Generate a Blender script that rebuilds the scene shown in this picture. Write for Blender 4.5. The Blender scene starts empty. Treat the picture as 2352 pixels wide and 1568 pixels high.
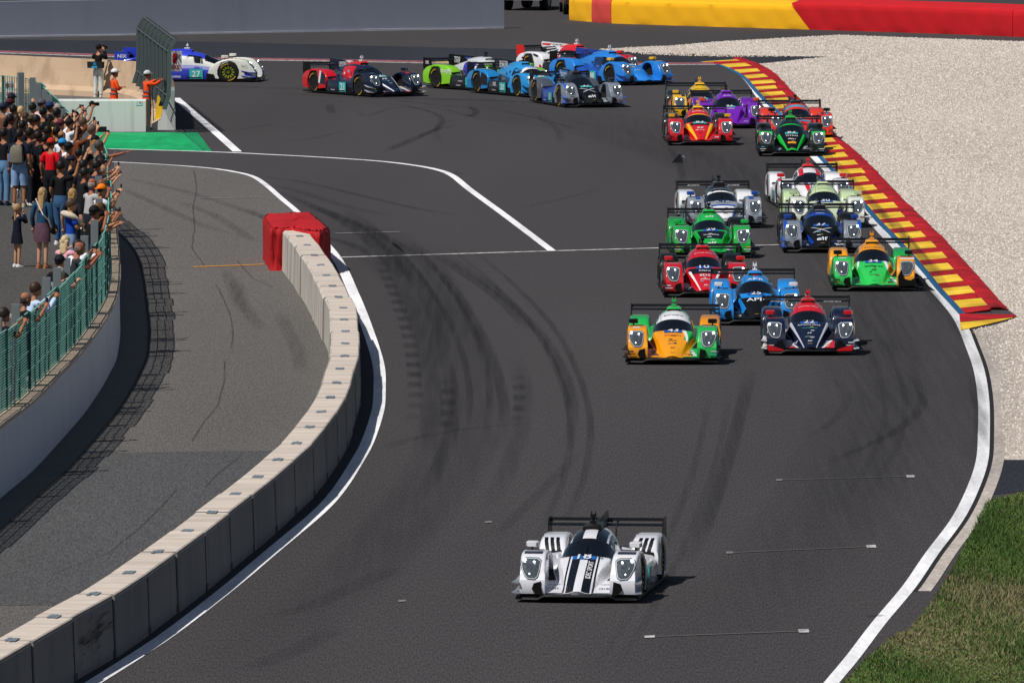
import bpy, bmesh, math, random
import numpy as np
from mathutils import Vector, Matrix
R = random.Random(7)
SC = bpy.context.scene
COL = SC.collection
# ------------------------------------------------------------------ camera, light, exposure
H = 15.1                       # camera height over the track (m)
F = 26133.0                    # focal length of a 400 mm lens, in units of a 2352 wide frame
PITCH = math.atan((784 + 883) / F)
cam_d = bpy.data.cameras.new('camera'); cam_d.lens = 400; cam_d.sensor_width = 36
cam_d.clip_start = 1; cam_d.clip_end = 6000
cam = bpy.data.objects.new('camera', cam_d); COL.objects.link(cam)
cam.location = (0, 0, H); cam.rotation_euler = (math.pi / 2 - PITCH, 0, 0)
SC.camera = cam
LIGHT = Vector((.495, .44, -1)).normalized()       # the way sunlight travels
world = bpy.data.worlds.new('World'); SC.world = world; world.use_nodes = True
wn = world.node_tree.nodes; wl = world.node_tree.links; wn.clear()
sky = wn.new('ShaderNodeTexSky'); sky.sky_type = 'NISHITA'; sky.sun_disc = False
sky.sun_elevation = math.asin(-LIGHT.z); sky.sun_rotation = math.atan2(-LIGHT.x, -LIGHT.y)
bg = wn.new('ShaderNodeBackground'); bg.inputs[1].default_value = .05
wo = wn.new('ShaderNodeOutputWorld'); wl.new(sky.outputs[0], bg.inputs[0]); wl.new(bg.outputs[0], wo.inputs[0])
sun_d = bpy.data.lights.new('sun', 'SUN'); sun_d.energy = 5.0; sun_d.angle = math.radians(.5); sun_d.color = (1, .965, .91)
sun = bpy.data.objects.new('sun', sun_d); COL.objects.link(sun); sun.location = (-40, 60, 80)
sun.rotation_euler = LIGHT.to_track_quat('-Z', 'Y').to_euler()
vs = SC.view_settings; vs.view_transform = 'Standard'; vs.look = 'None'; vs.exposure = -.27; vs.gamma = 1
vs.use_curve_mapping = False

_c, _s = math.cos(PITCH), math.sin(PITCH)
def at(px, py, z=0.0):
    """world point at height z seen at (px, py) of the 2352 x 1568 photograph (used to survey the place)"""
    u = (px - 1176) / F; v = -(py - 784) / F
    d = Vector((u, _c + v * _s, -_s + v * _c))
    k = (z - H) / d.z
    return Vector((0, 0, H)) + d * k
def P2(pts, z=0.0): return [at(a, b, z) for a, b in pts]

# ------------------------------------------------------------------ helpers
def C(h):
    h = h.lstrip('#'); out = []
    for i in (0, 2, 4):
        c = int(h[i:i + 2], 16) / 255
        out.append(c / 12.92 if c <= .04045 else ((c + .055) / 1.055) ** 2.4)
    return (*out, 1)
MATS = {}
def nodes_of(m):
    m.use_nodes = True
    return m.node_tree.nodes, m.node_tree.links, m.node_tree.nodes['Principled BSDF']
def mat(col, rough=.6, metal=0., spec=.4, coat=0., var=.12, scale=6., bump=0., emit=0., name='surface', detail=4.):
    """principled material with a procedural variation of colour and, if asked, relief"""
    if isinstance(col, str): col = C(col)
    key = (tuple(col), rough, metal, spec, coat, var, scale, bump, emit)
    if key in MATS: return MATS[key]
    m = bpy.data.materials.new(name); n, l, b = nodes_of(m)
    b.inputs['Roughness'].default_value = rough; b.inputs['Metallic'].default_value = metal
    b.inputs['Specular IOR Level'].default_value = spec
    b.inputs['Coat Weight'].default_value = coat; b.inputs['Coat Roughness'].default_value = .06
    tc = n.new('ShaderNodeTexCoord'); no = n.new('ShaderNodeTexNoise')
    no.inputs['Scale'].default_value = scale; no.inputs['Detail'].default_value = detail
    l.new(tc.outputs['Object'], no.inputs['Vector'])
    mx = n.new('ShaderNodeMix'); mx.data_type = 'RGBA'
    mx.inputs[6].default_value = tuple(c * (1 - var) for c in col[:3]) + (1,)
    mx.inputs[7].default_value = tuple(min(1, c * (1 + var)) for c in col[:3]) + (1,)
    l.new(no.outputs['Fac'], mx.inputs[0]); l.new(mx.outputs[2], b.inputs['Base Color'])
    if bump:
        bp = n.new('ShaderNodeBump'); bp.inputs['Strength'].default_value = bump; bp.inputs['Distance'].default_value = .02
        l.new(no.outputs['Fac'], bp.inputs['Height']); l.new(bp.outputs[0], b.inputs['Normal'])
    if emit:
        b.inputs['Emission Color'].default_value = col; b.inputs['Emission Strength'].default_value = emit
    MATS[key] = m
    return m
def tag(o, label=None, cat=None, group=None, kind=None):
    if label: o['label'] = label
    if cat: o['category'] = cat
    if group: o['group'] = group
    if kind: o['kind'] = kind
    return o
def link(name, me, m=None, parent=None):
    o = bpy.data.objects.new(name, me); COL.objects.link(o)
    if parent is not None: o.parent = parent
    if m is not None:
        if not me.materials: me.materials.append(m)
        else:
            o.material_slots[0].link = 'OBJECT'; o.material_slots[0].material = m
    return o
def empty(name, loc=(0, 0, 0), rz=0, label=None, cat=None, group=None, kind=None):
    o = bpy.data.objects.new(name, None); COL.objects.link(o); o.location = loc; o.rotation_euler = (0, 0, rz)
    o.empty_display_size = .2
    return tag(o, label, cat, group, kind)
class MB:
    def __init__(s): s.v = []; s.f = []; s.uv = None
    def add(s, vs, fs):
        k = len(s.v); s.v += [tuple(x) for x in vs]; s.f += [tuple(i + k for i in f) for f in fs]; return s
    def box(s, c, d, rz=0., M=None):
        x, y, z = d[0] / 2, d[1] / 2, d[2] / 2
        vs = [Vector((a, b, e)) for e in (-z, z) for a, b in ((-x, -y), (x, -y), (x, y), (-x, y))]
        if M is None: M = Matrix.Rotation(rz, 3, 'Z')
        return s.add([M @ v + Vector(c) for v in vs], [(3, 2, 1, 0), (4, 5, 6, 7), (0, 1, 5, 4), (1, 2, 6, 5), (2, 3, 7, 6), (3, 0, 4, 7)])
    def bar(s, a, b, r, r2=None, n=8, cap=True):
        a, b = Vector(a), Vector(b); r2 = r if r2 is None else r2
        q = (b - a).to_track_quat('Z', 'Y').to_matrix()
        vs = []
        for p, rr in ((a, r), (b, r2)):
            for i in range(n):
                t = 2 * math.pi * (i + .5) / n; vs.append(p + q @ Vector((rr * math.cos(t), rr * math.sin(t), 0)))
        fs = [(i, (i + 1) % n, n + (i + 1) % n, n + i) for i in range(n)]
        if cap: fs += [tuple(range(n - 1, -1, -1)), tuple(range(n, 2 * n))]
        return s.add(vs, fs)
    def rings(s, rings, closed=True, caps=True):
        n = len(rings[0]); vs = [p for r in rings for p in r]; fs = []
        for j in range(len(rings) - 1):
            for i in range(n if closed else n - 1):
                k = (i + 1) % n; fs.append((j * n + i, j * n + k, (j + 1) * n + k, (j + 1) * n + i))
        if caps and closed: fs += [tuple(range(n - 1, -1, -1)), tuple((len(rings) - 1) * n + i for i in range(n))]
        return s.add(vs, fs)
    def tube(s, pts, rad, n=8):
        if not hasattr(rad, '__len__'): rad = [rad] * len(pts)
        pts = [Vector(p) for p in pts]; rr = []
        for i, p in enumerate(pts):
            d = pts[min(i + 1, len(pts) - 1)] - pts[max(i - 1, 0)]
            q = d.to_track_quat('Z', 'Y').to_matrix()
            rr.append([p + q @ Vector((rad[i] * math.cos(2 * math.pi * k / n), rad[i] * math.sin(2 * math.pi * k / n), 0)) for k in range(n)])
        return s.rings(rr)
    def ellipsoid(s, c, r, n=12, m=8, t0=0., t1=math.pi, M=None):
        rr = []; c = Vector(c)
        for j in range(m + 1):
            t = t0 + (t1 - t0) * j / m; t = min(max(t, .02), math.pi - .02)
            ring = [Vector((r[0] * math.sin(t) * math.cos(2 * math.pi * i / n), r[1] * math.sin(t) * math.sin(2 * math.pi * i / n), r[2] * math.cos(t))) for i in range(n)]
            rr.append([(M @ p if M else p) + c for p in ring])
        return s.rings(rr[::-1])
    def mesh(s, name, smooth=False, ang=None):
        me = bpy.data.meshes.new(name); me.from_pydata(s.v, [], s.f); me.update()
        if s.uv is not None:
            u = me.uv_layers.new(name='UVMap'); idx = np.zeros(len(me.loops), dtype=np.int32); me.loops.foreach_get('vertex_index', idx)
            u.data.foreach_set('uv', np.array(s.uv, dtype=np.float32)[idx].ravel())
        if smooth:
            me.polygons.foreach_set('use_smooth', [True] * len(me.polygons))
            if ang is not None: me.set_sharp_from_angle(angle=math.radians(ang))
        return me
    def obj(s, name, m, parent=None, smooth=False, ang=None): return link(name, s.mesh(name, smooth, ang), m, parent)
def catmull(pts, step=.5, k=None):
    """smooth resampled path through points (Vectors)"""
    out = []; n = len(pts)
    for i in range(n - 1):
        p0, p1, p2, p3 = pts[max(i - 1, 0)], pts[i], pts[i + 1], pts[min(i + 2, n - 1)]
        m = k or max(2, int((p2 - p1).length / step))
        for j in range(m):
            t = j / m
            out.append(.5 * ((2 * p1) + (p2 - p0) * t + (2 * p0 - 5 * p1 + 4 * p2 - p3) * t * t + (3 * p1 - p0 - 3 * p2 + p3) * t ** 3))
    out.append(pts[-1].copy()); return out
def normals2(path):
    out = []
    for i in range(len(path)):
        d = path[min(i + 1, len(path) - 1)] - path[max(i - 1, 0)]; d.z = 0; d.normalize(); out.append(Vector((d.y, -d.x, 0)))
    return out
def ribbon(path, a, b, z, zb=None):
    """flat strip along path between offsets a and b to the right of its direction, uv across / along"""
    mb = MB(); nn = normals2(path); vs = []; uv = []; L = 0
    for i, p in enumerate(path):
        if i: L += (path[i] - path[i - 1]).length
        aa = a(i / (len(path) - 1)) if callable(a) else a; bb = b(i / (len(path) - 1)) if callable(b) else b
        q = p + nn[i] * aa; w = p + nn[i] * bb
        vs += [(q.x, q.y, z), (w.x, w.y, z if zb is None else zb)]; uv += [(0, L), (1, L)]
    mb.add(vs, [(2 * i, 2 * i + 1, 2 * i + 3, 2 * i + 2) for i in range(len(path) - 1)])
    mb.uv = uv; return mb
def fixup(me):
    bm = bmesh.new(); bm.from_mesh(me); bmesh.ops.recalc_face_normals(bm, faces=bm.faces); bm.to_mesh(me); bm.free()
def face_up(me):
    bm = bmesh.new(); bm.from_mesh(me)
    for f in bm.faces:
        f.normal_update()
        if f.normal.z < 0: f.normal_flip()
    bm.to_mesh(me); bm.free()
def sheet(name, pts, z, m, parent=None, kind='structure'):
    mb = MB(); mb.add([(p.x, p.y, z) for p in pts], [tuple(range(len(pts)))])
    me = mb.mesh(name); face_up(me); o = link(name, me, m, parent)
    if kind: o['kind'] = kind
    return o
def smooth(x): x = min(max(x, 0), 1); return x * x * (3 - 2 * x)
# ------------------------------------------------------------------ ground materials
def ground_mat(name, c1, c2, grain, rough=.9, big=.25, streak=(1, 1), bump=.3, lo=.78):
    m = bpy.data.materials.new(name); n, l, b = nodes_of(m)
    b.inputs['Roughness'].default_value = rough; b.inputs['Specular IOR Level'].default_value = .25
    tc = n.new('ShaderNodeTexCoord')
    mp = n.new('ShaderNodeMapping'); mp.inputs['Scale'].default_value = (streak[0], streak[1], 1); l.new(tc.outputs['Object'], mp.inputs[0])
    fine = n.new('ShaderNodeTexNoise'); fine.inputs['Scale'].default_value = grain; fine.inputs['Detail'].default_value = 3; l.new(mp.outputs[0], fine.inputs['Vector'])
    wide = n.new('ShaderNodeTexNoise'); wide.inputs['Scale'].default_value = big; wide.inputs['Detail'].default_value = 6; l.new(mp.outputs[0], wide.inputs['Vector'])
    r1 = n.new('ShaderNodeMapRange'); r1.inputs[1].default_value = .3; r1.inputs[2].default_value = .72; l.new(fine.outputs[0], r1.inputs[0])
    mx = n.new('ShaderNodeMix'); mx.data_type = 'RGBA'; mx.inputs[6].default_value = c1; mx.inputs[7].default_value = c2; l.new(r1.outputs[0], mx.inputs[0])
    r2 = n.new('ShaderNodeMapRange'); r2.inputs[1].default_value = .25; r2.inputs[2].default_value = .75; r2.inputs[3].default_value = lo; r2.inputs[4].default_value = 1.2; l.new(wide.outputs[0], r2.inputs[0])
    m2 = n.new('ShaderNodeMix'); m2.data_type = 'RGBA'; m2.blend_type = 'MULTIPLY'; m2.inputs[0].default_value = 1
    l.new(mx.outputs[2], m2.inputs[6]); l.new(r2.outputs[0], m2.inputs[7]); l.new(m2.outputs[2], b.inputs['Base Color'])
    if bump:
        bp = n.new('ShaderNodeBump'); bp.inputs['Strength'].default_value = bump; bp.inputs['Distance'].default_value = .01
        l.new(fine.outputs[0], bp.inputs['Height']); l.new(bp.outputs[0], b.inputs['Normal'])
    return m
ASPH = ground_mat('asphalt', C('#2e2b2c'), C('#4e4b4c'), 42, big=.16, streak=(1, .075))
ASPH_DARK = ground_mat('dark_asphalt', C('#1f2129'), C('#33353e'), 34, streak=(1, .07))
PIT_M = ground_mat('worn_asphalt', C('#474543'), C('#736f6c'), 42, big=.12, streak=(1, .08))
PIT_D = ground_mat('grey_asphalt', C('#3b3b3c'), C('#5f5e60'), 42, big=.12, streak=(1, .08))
TERR_M = ground_mat('terrace_asphalt', C('#3a3836'), C('#5a5754'), 36, big=.3, streak=(1, .08))
GRAVEL_M = ground_mat('gravel', C('#a59a90'), C('#c9beb4'), 34, big=.3, streak=(1, .12), bump=.3)
GRASS_M = ground_mat('grass_soil', C('#2c3514'), C('#565030'), 6, big=.5, streak=(1, .3), bump=.6)
CONC = ground_mat('concrete', C('#a39a92'), C('#c7beb6'), 9, big=.6, streak=(1, .3), bump=.2)
CONC_TOP = ground_mat('barrier_concrete', C('#bcaea1'), C('#d0c4b9'), 9, big=.8, streak=(.35, 3), bump=.15)
WHITE_L = ground_mat('line_paint', C('#e6e5e8'), C('#fcfcfd'), 9, rough=.7, big=.9, streak=(1.5, .2), bump=.1, lo=.72)
WHITE_OLD = ground_mat('worn_line_paint', C('#8f8d8c'), C('#d8d6d4'), 7, rough=.7, big=.8, streak=(1, .25), bump=.1)
def lerp(a, b, t): return a + (b - a) * t
# ------------------------------------------------------------------ ground sheets
g = MB(); g.add([(-900, -100, 0), (900, -100, 0), (900, 1800, 0), (-900, 1800, 0)], [(0, 1, 2, 3)])
track = tag(g.obj('track', ASPH), kind='structure')
# white line that runs along the concrete barrier, traced on its track side
LINE = [(262, 372), (330, 375.5), (420, 381), (500, 388), (555, 397), (590, 407), (620, 427), (652, 455), (692, 489), (735, 537), (775, 580), (799.5, 618.7), (820, 664), (843.3, 718.7), (869.9, 792),
        (884, 843.7), (886, 890), (882.4, 943), (860, 1013), (837, 1057), (796, 1122), (748, 1176), (650, 1259), (541.6, 1350.7), (419.8, 1445.5), (338.5, 1501), (233.6, 1567.7), (100, 1650)]
line_path = catmull(P2(LINE), .8)
line_w = lambda t: .16 + .08 * smooth((t - .15) / .15)
edge = ribbon(line_path, 0, lambda t: line_w(t), .008)
me = edge.mesh('edge_line'); face_up(me); tag(link('edge_line', me, WHITE_L), kind='structure')
# pit lane asphalt between the spectator wall and the barrier
pit = P2([(262, 373), (420, 382), (500, 390), (555, 399), (590, 409), (620, 430), (652, 458), (690, 492), (735, 540), (770, 585)])
pit += P2([(760, 640), (815, 760), (822, 860), (790, 1000), (700, 1120), (560, 1250), (330, 1420), (0, 1620), (-500, 1900), (-600, 1300)])
pit += P2([(0, 1142), (134, 1018), (230, 910), (283, 822), (283, 720), (275, 600), (262, 480)])
sheet('pit_lane', pit, .004, PIT_M)
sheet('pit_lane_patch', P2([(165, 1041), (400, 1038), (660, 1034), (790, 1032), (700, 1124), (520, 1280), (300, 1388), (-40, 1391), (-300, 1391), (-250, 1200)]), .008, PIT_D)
# approach road beyond the hairpin, cast shadow painted into its colour, and wedge over gravel
sheet('shaded_approach_road', P2([(-300, 88), (0, 91), (500, 97), (900, 107), (1300, 116), (1480, 121), (1700, 127), (1904, 131), (1830, 137), (1757, 146), (1600, 146), (1462, 144), (1200, 143), (900, 140), (500, 134), (0, 122), (-300, 118)]), .004, ASPH_DARK)
# gravel trap
K_IN = [(1600, 143), (1640, 148), (1672, 160), (1703, 178), (1727, 205), (1752, 232), (1790, 266), (1830, 308), (1879, 362), (1910, 395), (1950, 438), (1993, 488), (2013, 511), (2040, 538), (2067, 567), (2095, 598), (2121, 629), (2150, 665), (2176, 693), (2202, 722)]
K_MID = [(1690, 141), (1725, 153), (1748, 169), (1779, 192), (1792, 209), (1808, 224), (1845, 258), (1880, 292), (1918, 329), (1951, 360), (1980, 393), (2019, 434), (2040, 456), (2061, 478), (2080, 499), (2105, 526), (2150, 572), (2200, 627), (2240, 671), (2281, 718)]
K_OUT = [(1715, 136), (1744, 147), (1777, 166), (1800, 188), (1818, 208), (1838, 228), (1870, 262), (1900, 292), (1936, 323), (1968, 349), (2000, 380), (2045, 426), (2065, 448), (2085, 468), (2108, 489), (2140, 520), (2185, 566), (2240, 626), (2280, 671), (2316, 712)]
grav = P2([(1373, 114), (1460, 109), (1552, 105), (1641, 97), (1799, 88), (1931, 81), (2115, 88), (2353, 96), (2700, 108), (6500, 300), (6500, 700), (6500, 1056), (2306, 1056), (2304, 1000), (2300, 920), (2290, 860), (2268, 800), (2246, 772), (2214, 764), (2306, 741), (2338, 728)])
grav += P2([K_OUT[i] for i in range(len(K_OUT) - 1, 0, -1)]) + P2([(1757, 146), (1904, 131), (1641, 131), (1483, 126)])
sheet('gravel_trap', grav, .004, GRAVEL_M)
# tarmac access and grass at the lower right
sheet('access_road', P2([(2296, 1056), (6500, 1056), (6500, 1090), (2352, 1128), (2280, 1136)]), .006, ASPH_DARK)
verge = P2([(2262, 1150), (2352, 1128), (6500, 1090), (6500, 1900), (1700, 1900), (1935, 1568), (1990, 1510), (2060, 1452), (2085, 1446), (2140, 1382), (2195, 1290), (2232, 1215)])
sheet('grass_verge', verge, .006, GRASS_M)
# right hand white line, gap and concrete strip
RL = [(1630, 145), (1660, 152), (1690, 167), (1714, 190), (1738, 225), (1775, 268), (1815, 312), (1864, 364), (1895, 396), (1935, 440), (1976, 490), (2024, 543), (2052, 573), (2104, 634), (2142, 674), (2180, 718), (2200, 752), (2216, 792), (2236, 850), (2246, 920), (2246, 1000), (2241, 1060), (2220, 1122), (2184, 1192), (2124, 1272), (2072, 1347), (2002, 1430), (1942, 1508), (1890, 1570), (1800, 1680)]
rl = catmull(P2(RL), .8)
def ROFF(a, b, z, name, m, t0=0, t1=1):
    n = len(rl); p = rl[int(t0 * n):int(t1 * n)]
    mb = ribbon(p, a, b, z); me = mb.mesh(name); face_up(me); return tag(link(name, me, m), kind='structure')
ROFF(0, -.22, .008, 'edge_line', WHITE_L)
iK = min(range(len(rl)), key=lambda i: (rl[i] - at(2205, 758)).length) / len(rl)
iC = min(range(len(rl)), key=lambda i: (rl[i] - at(2052, 1372)).length) / len(rl)
ROFF(-.30, -.50, .008, 'concrete_strip', CONC, iK + .005, iC)
ROFF(-.222, -.30, .006, 'drain_gap', mat('#1d1c1e', .9), iK, iC)
# kerb: red and yellow blocks, blue inner line, raised red back edge
KB = tag(empty('kerb', at(2202, 722)), kind='structure')
kin, kmid, kout = [catmull(P2(k), k=40) for k in (K_IN, K_MID, K_OUT)]
for nm, a, b, m, z in (('kerb_edge_stripe', None, None, mat('#1d5f8c', .6, var=.3, scale=3), .010),):
    mb = ribbon(kin, 0, -.15, z); me = mb.mesh(nm); face_up(me); o = link(nm, me, m, KB); o.matrix_parent_inverse = KB.matrix_world.inverted(); o.location = -KB.location
YEL = ground_mat('kerb_yellow', C('#dcae1c'), C('#f6d04a'), 4, rough=.8, big=1.1, streak=(.6, .5), bump=.1, lo=.55)
RED = ground_mat('kerb_red', C('#8f0f19'), C('#c81724'), 4, rough=.8, big=1.1, streak=(.6, .5), bump=.1, lo=.55)
def on(path, y):
    for i in range(len(path) - 1):
        a, b = path[i], path[i + 1]
        if (a.y - y) * (b.y - y) <= 0 and a.y != b.y: return a.lerp(b, (y - a.y) / (b.y - a.y))
    return path[0] if abs(path[0].y - y) < abs(path[-1].y - y) else path[-1]
y = kin[-1].y + .2; i = 0
while y < on(kmid, 900).y - 1 and i < 80:
    y2 = y + (2.62 if i % 2 else 1.94)
    a, b, c, d = on(kin, y) + Vector((.15, 0, 0)), on(kmid, y), on(kmid, y2), on(kin, y2) + Vector((.15, 0, 0))
    j = R.uniform(-.12, .12)
    mb = MB(); q = [a, b + Vector((j, .3, 0)), c + Vector((j, .3, 0)), d]
    zz = [.014, .055, .055, .014]
    mb.add([(p.x, p.y + (.012 if k > 1 else 0) * -1, .0) for k, p in enumerate(q)] + [(p.x, p.y - (.012 if k > 1 else 0), zz[k] + R.uniform(0, .006)) for k, p in enumerate(q)],
           [(4, 5, 6, 7), (0, 1, 5, 4), (1, 2, 6, 5), (2, 3, 7, 6), (3, 0, 4, 7)])
    o = mb.obj('kerb_block', YEL if i % 2 else RED, KB); o.location = -KB.location
    y = y2; i += 1
ys = np.linspace(kout[-1].y, kout[0].y, 90)
prof = [[(on(kmid, t).x + (.0 if abs(t - ys[0]) > 1 else 0), t, z0) for z0 in (.0, .05)] for t in ys]
mb = MB(); vs = []
for t in ys:
    a, b = on(kmid, t), on(kout, t)
    a = a + (a - b) * .04
    vs += [(a.x - .05, t, .03), (a.x + .05, t, .06), ((a.x + b.x) / 2, t, .065), (b.x + R.uniform(-.03, .05), t, .0)]
mb.add(vs, [(4 * i + j, 4 * i + j + 1, 4 * i + j + 5, 4 * i + j + 4) for i in range(len(ys) - 1) for j in range(3)] + [(0, 1, 2, 3)])
me = mb.mesh('kerb_back_edge', True); face_up(me); o = link('kerb_back_edge', me, RED, KB); o.location = -KB.location
for nm, pts, m, z in (('kerb_end_red', [(2203, 722), (2333, 724), (2330, 730), (2205, 741)], RED, .02), ('kerb_end_yellow', [(2205, 742), (2328, 731), (2290, 741), (2207, 760)], YEL, .02)):
    o = sheet(nm, P2(pts), z, m, KB, None); o.location = -KB.location
# thin kerb line of the approach road (red and yellow pieces)
AK = tag(empty('approach_kerb', at(600, 137)), kind='structure')
ak = catmull(P2([(-40, 118), (150, 125), (300, 130), (480, 135), (800, 140), (1000, 144), (1150, 146), (1330, 147), (1480, 147.5), (1640, 147)]), 2.2)
AKR = ground_mat('faded_kerb_red', C('#7a4850'), C('#9a6066'), 4, rough=.8, big=.6, bump=.1); AKY = ground_mat('faded_kerb_yellow', C('#9a8650'), C('#b8a46c'), 4, rough=.8, big=.6, bump=.1)
seq = 'RRRYYRRRYYYRRRRRYYRRRYYYRRRRYYYYY'
for i in range(len(ak) - 1):
    mb = MB(); a, b = ak[i], ak[i + 1]; n_ = Vector((0, -.9, 0))
    mb.add([(a.x, a.y, .05), (b.x - .01, b.y, .05), (b.x - .01, b.y - .5, .012), (a.x, a.y - .5, .012)], [(3, 2, 1, 0)])
    o = mb.obj('kerb_block', AKR if seq[(i * 7 // 8) % len(seq)] == 'R' else AKY, AK); o.location = -AK.location
ll = ribbon(ak, .52, .95, .008); me = ll.mesh('edge_line'); face_up(me); tag(link('edge_line', me, WHITE_OLD), kind='structure')
# pit exit lines
def line(name, pts, w, m=WHITE_L, z=.009, step=.8):
    p = catmull(P2(pts), step); mb = ribbon(p, -w / 2, w / 2, z); me = mb.mesh(name); face_up(me); return tag(link(name, me, m), kind='structure')
line('pit_exit_line', [(250, 343), (400, 347), (520, 351), (620, 356), (700, 360), (800, 366), (880, 372), (950, 380.5), (1005, 391), (1040, 405), (1080, 437), (1150, 488), (1210, 533), (1268, 577)], .20, z=.012)
line('pit_exit_line', [(404, 226), (440, 257), (490, 300), (545, 349)], .26, z=.010)
def cross(name, a, b, wpx, m, z=.013):
    p, q = at(*a), at(*b); mb = MB(); h = wpx
    mb.add([(p.x, p.y - h / 2, z), (q.x, q.y - h / 2, z), (q.x, q.y + h / 2, z), (p.x, p.y + h / 2, z)], [(0, 1, 2, 3)]); return tag(mb.obj(name, m), kind='structure')
cross('timing_line', (780, 592), (1278, 577), .32, WHITE_OLD); cross('timing_line', (1278, 577), (1830, 562), .3, WHITE_OLD)
FAINT = mat('#7d7a78', .8, var=.3); ORANGE_L = mat('#b9822e', .8, var=.3)
cross('timing_line', (770, 537), (918, 533), .3, FAINT); cross('timing_line', (458, 457), (602, 454), .25, FAINT)
cross('marshal_line', (444, 614), (606, 608), .35, ORANGE_L)
for a, b, e0, e1 in (((1783, 1103), (2100, 1094), 14, 18), ((1668, 1270), (2012, 1255), 16, 22), ((1480, 1463), (1858, 1449), 24, 24)):
    f = lambda t: (lerp(a[0], b[0], t), lerp(a[1], b[1], t))
    cross('grid_line', a, b, .10, mat('#625f5e', .8), .012)
    w = b[0] - a[0]
    cross('grid_mark', f(1 - e1 / w), b, .55, WHITE_OLD); cross('grid_mark', a, f(e0 / w), .35, WHITE_OLD if e0 > 20 else FAINT)
cross('grid_mark', (1114, 1200), (1130, 1199), .3, FAINT); cross('grid_mark', (915, 1381), (932, 1380), .3, FAINT)
# green painted run-off
GREEN = ground_mat('green_paint', C('#0c8f55'), C('#15b36c'), 3, rough=.7, big=.5, streak=(1, .5), bump=.1)
GREEN2 = ground_mat('green_paint_old', C('#0d7a4c'), C('#149a62'), 3, rough=.7, big=.5, streak=(1, .5), bump=.1)
sheet('green_runoff', P2([(150, 305), (418, 305), (470, 348), (262, 344), (180, 342)]), .008, GREEN)
sheet('green_runoff_edge', P2([(420, 305), (454, 305), (487, 349), (472, 348.5)]), .008, GREEN2)
# ------------------------------------------------------------------ tyre marks and cracks: thin worn-in strips
def mark_mat(name, strength, wave=0., dens=1.2):
    m = bpy.data.materials.new(name); n, l, b = nodes_of(m)
    b.inputs['Base Color'].default_value = C('#141314'); b.inputs['Roughness'].default_value = .75
    uv = n.new('ShaderNodeUVMap'); sp = n.new('ShaderNodeSeparateXYZ'); l.new(uv.outputs[0], sp.inputs[0])
    def mth(op, a, c=None, cl=False):
        k = n.new('ShaderNodeMath'); k.operation = op; k.use_clamp = cl
        for i, x in enumerate((a, c)):
            if x is None: continue
            if isinstance(x, (int, float)): k.inputs[i].default_value = x
            else: l.new(x, k.inputs[i])
        return k.outputs[0]
    u = mth('SUBTRACT', mth('MULTIPLY', sp.outputs[0], 2), 1); prof = mth('SUBTRACT', 1, mth('POWER', mth('ABSOLUTE', u), 4), True)
    tc = n.new('ShaderNodeTexCoord'); mp = n.new('ShaderNodeMapping'); mp.inputs['Scale'].default_value = (5.5, .10, 1); l.new(tc.outputs['Object'], mp.inputs[0])
    no = n.new('ShaderNodeTexNoise'); no.inputs['Scale'].default_value = dens; no.inputs['Detail'].default_value = 7; l.new(mp.outputs[0], no.inputs['Vector'])
    rg = n.new('ShaderNodeMapRange'); rg.inputs[1].default_value = .12; rg.inputs[2].default_value = .62; l.new(no.outputs[0], rg.inputs[0])
    a = mth('MULTIPLY', mth('MULTIPLY', prof, rg.outputs[0]), strength)
    if wave:
        s_ = mth('MULTIPLY', mth('ADD', mth('SINE', mth('MULTIPLY', sp.outputs[1], wave)), .7), .6, True); a = mth('MULTIPLY', a, s_)
    ends = n.new('ShaderNodeAttribute'); ends.attribute_name = 'fade'; a = mth('MULTIPLY', a, ends.outputs['Fac'], True)
    l.new(a, b.inputs['Alpha']); return m
MK = [mark_mat('rubber_faint', .16), mark_mat('rubber', .28), mark_mat('rubber_dark', .42), mark_mat('rubber_hop', .42, 2.1), mark_mat('crack', .4, 0, 4.), mark_mat('racing_line', .16)]
def skid(pts, w, k, name='tyre_mark', z=.016, fade=True):
    if k in (1, 2, 3) and w > .3: w = .22 + (w - .3) * .45
    p = catmull(P2(pts), .6); mb = ribbon(p, -w / 2, w / 2, z + R.uniform(0, .003)); me = mb.mesh(name); face_up(me)
    n = len(p); f = []
    for i in range(n):
        t = i / (n - 1); e = min(1, min(t, 1 - t) * 5) if fade else 1; f += [e, e]
    at_ = me.attributes.new('fade', 'FLOAT', 'POINT'); at_.data.foreach_set('value', f)
    return link(name, me, MK[k], track)
skid([(862, 585), (890, 640), (918, 710), (938, 775), (950, 850), (953, 930), (944, 985)], .55, 3)
skid([(905, 610), (940, 700), (968, 780), (985, 870), (990, 960), (970, 1050)], .9, 1)
skid([(790, 480), (860, 535), (930, 610), (985, 690), (1010, 780), (1000, 850)], .9, 2)
skid([(700, 470), (780, 500), (860, 560), (930, 640)], 1.0, 2)
skid([(640, 440), (760, 492), (860, 532), (960, 590)], .6, 1)
skid([(560, 480), (680, 530), (800, 560), (880, 600)], .6, 1)
skid([(1000, 570), (1080, 625), (1170, 695), (1250, 780), (1300, 870), (1315, 950), (1305, 1030)], .40, 1)
skid([(985, 575), (1060, 625), (1150, 690), (1215, 760)], .5, 1)
skid([(935, 560), (1030, 650), (1100, 760), (1145, 870), (1158, 960), (1140, 1040)], .40, 1)
skid([(880, 520), (1000, 620), (1060, 740), (1080, 830)], .7, 0)
skid([(1180, 820), (1200, 880), (1195, 980), (1165, 1080), (1120, 1170)], .4, 0)
skid([(1015, 800), (1035, 880), (1040, 960), (1020, 1040), (985, 1110), (960, 1150)], .5, 1)
skid([(1025, 870), (1030, 930), (1020, 990)], .5, 3)
skid([(1190, 860), (1192, 930), (1185, 970)], .4, 3)
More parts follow.
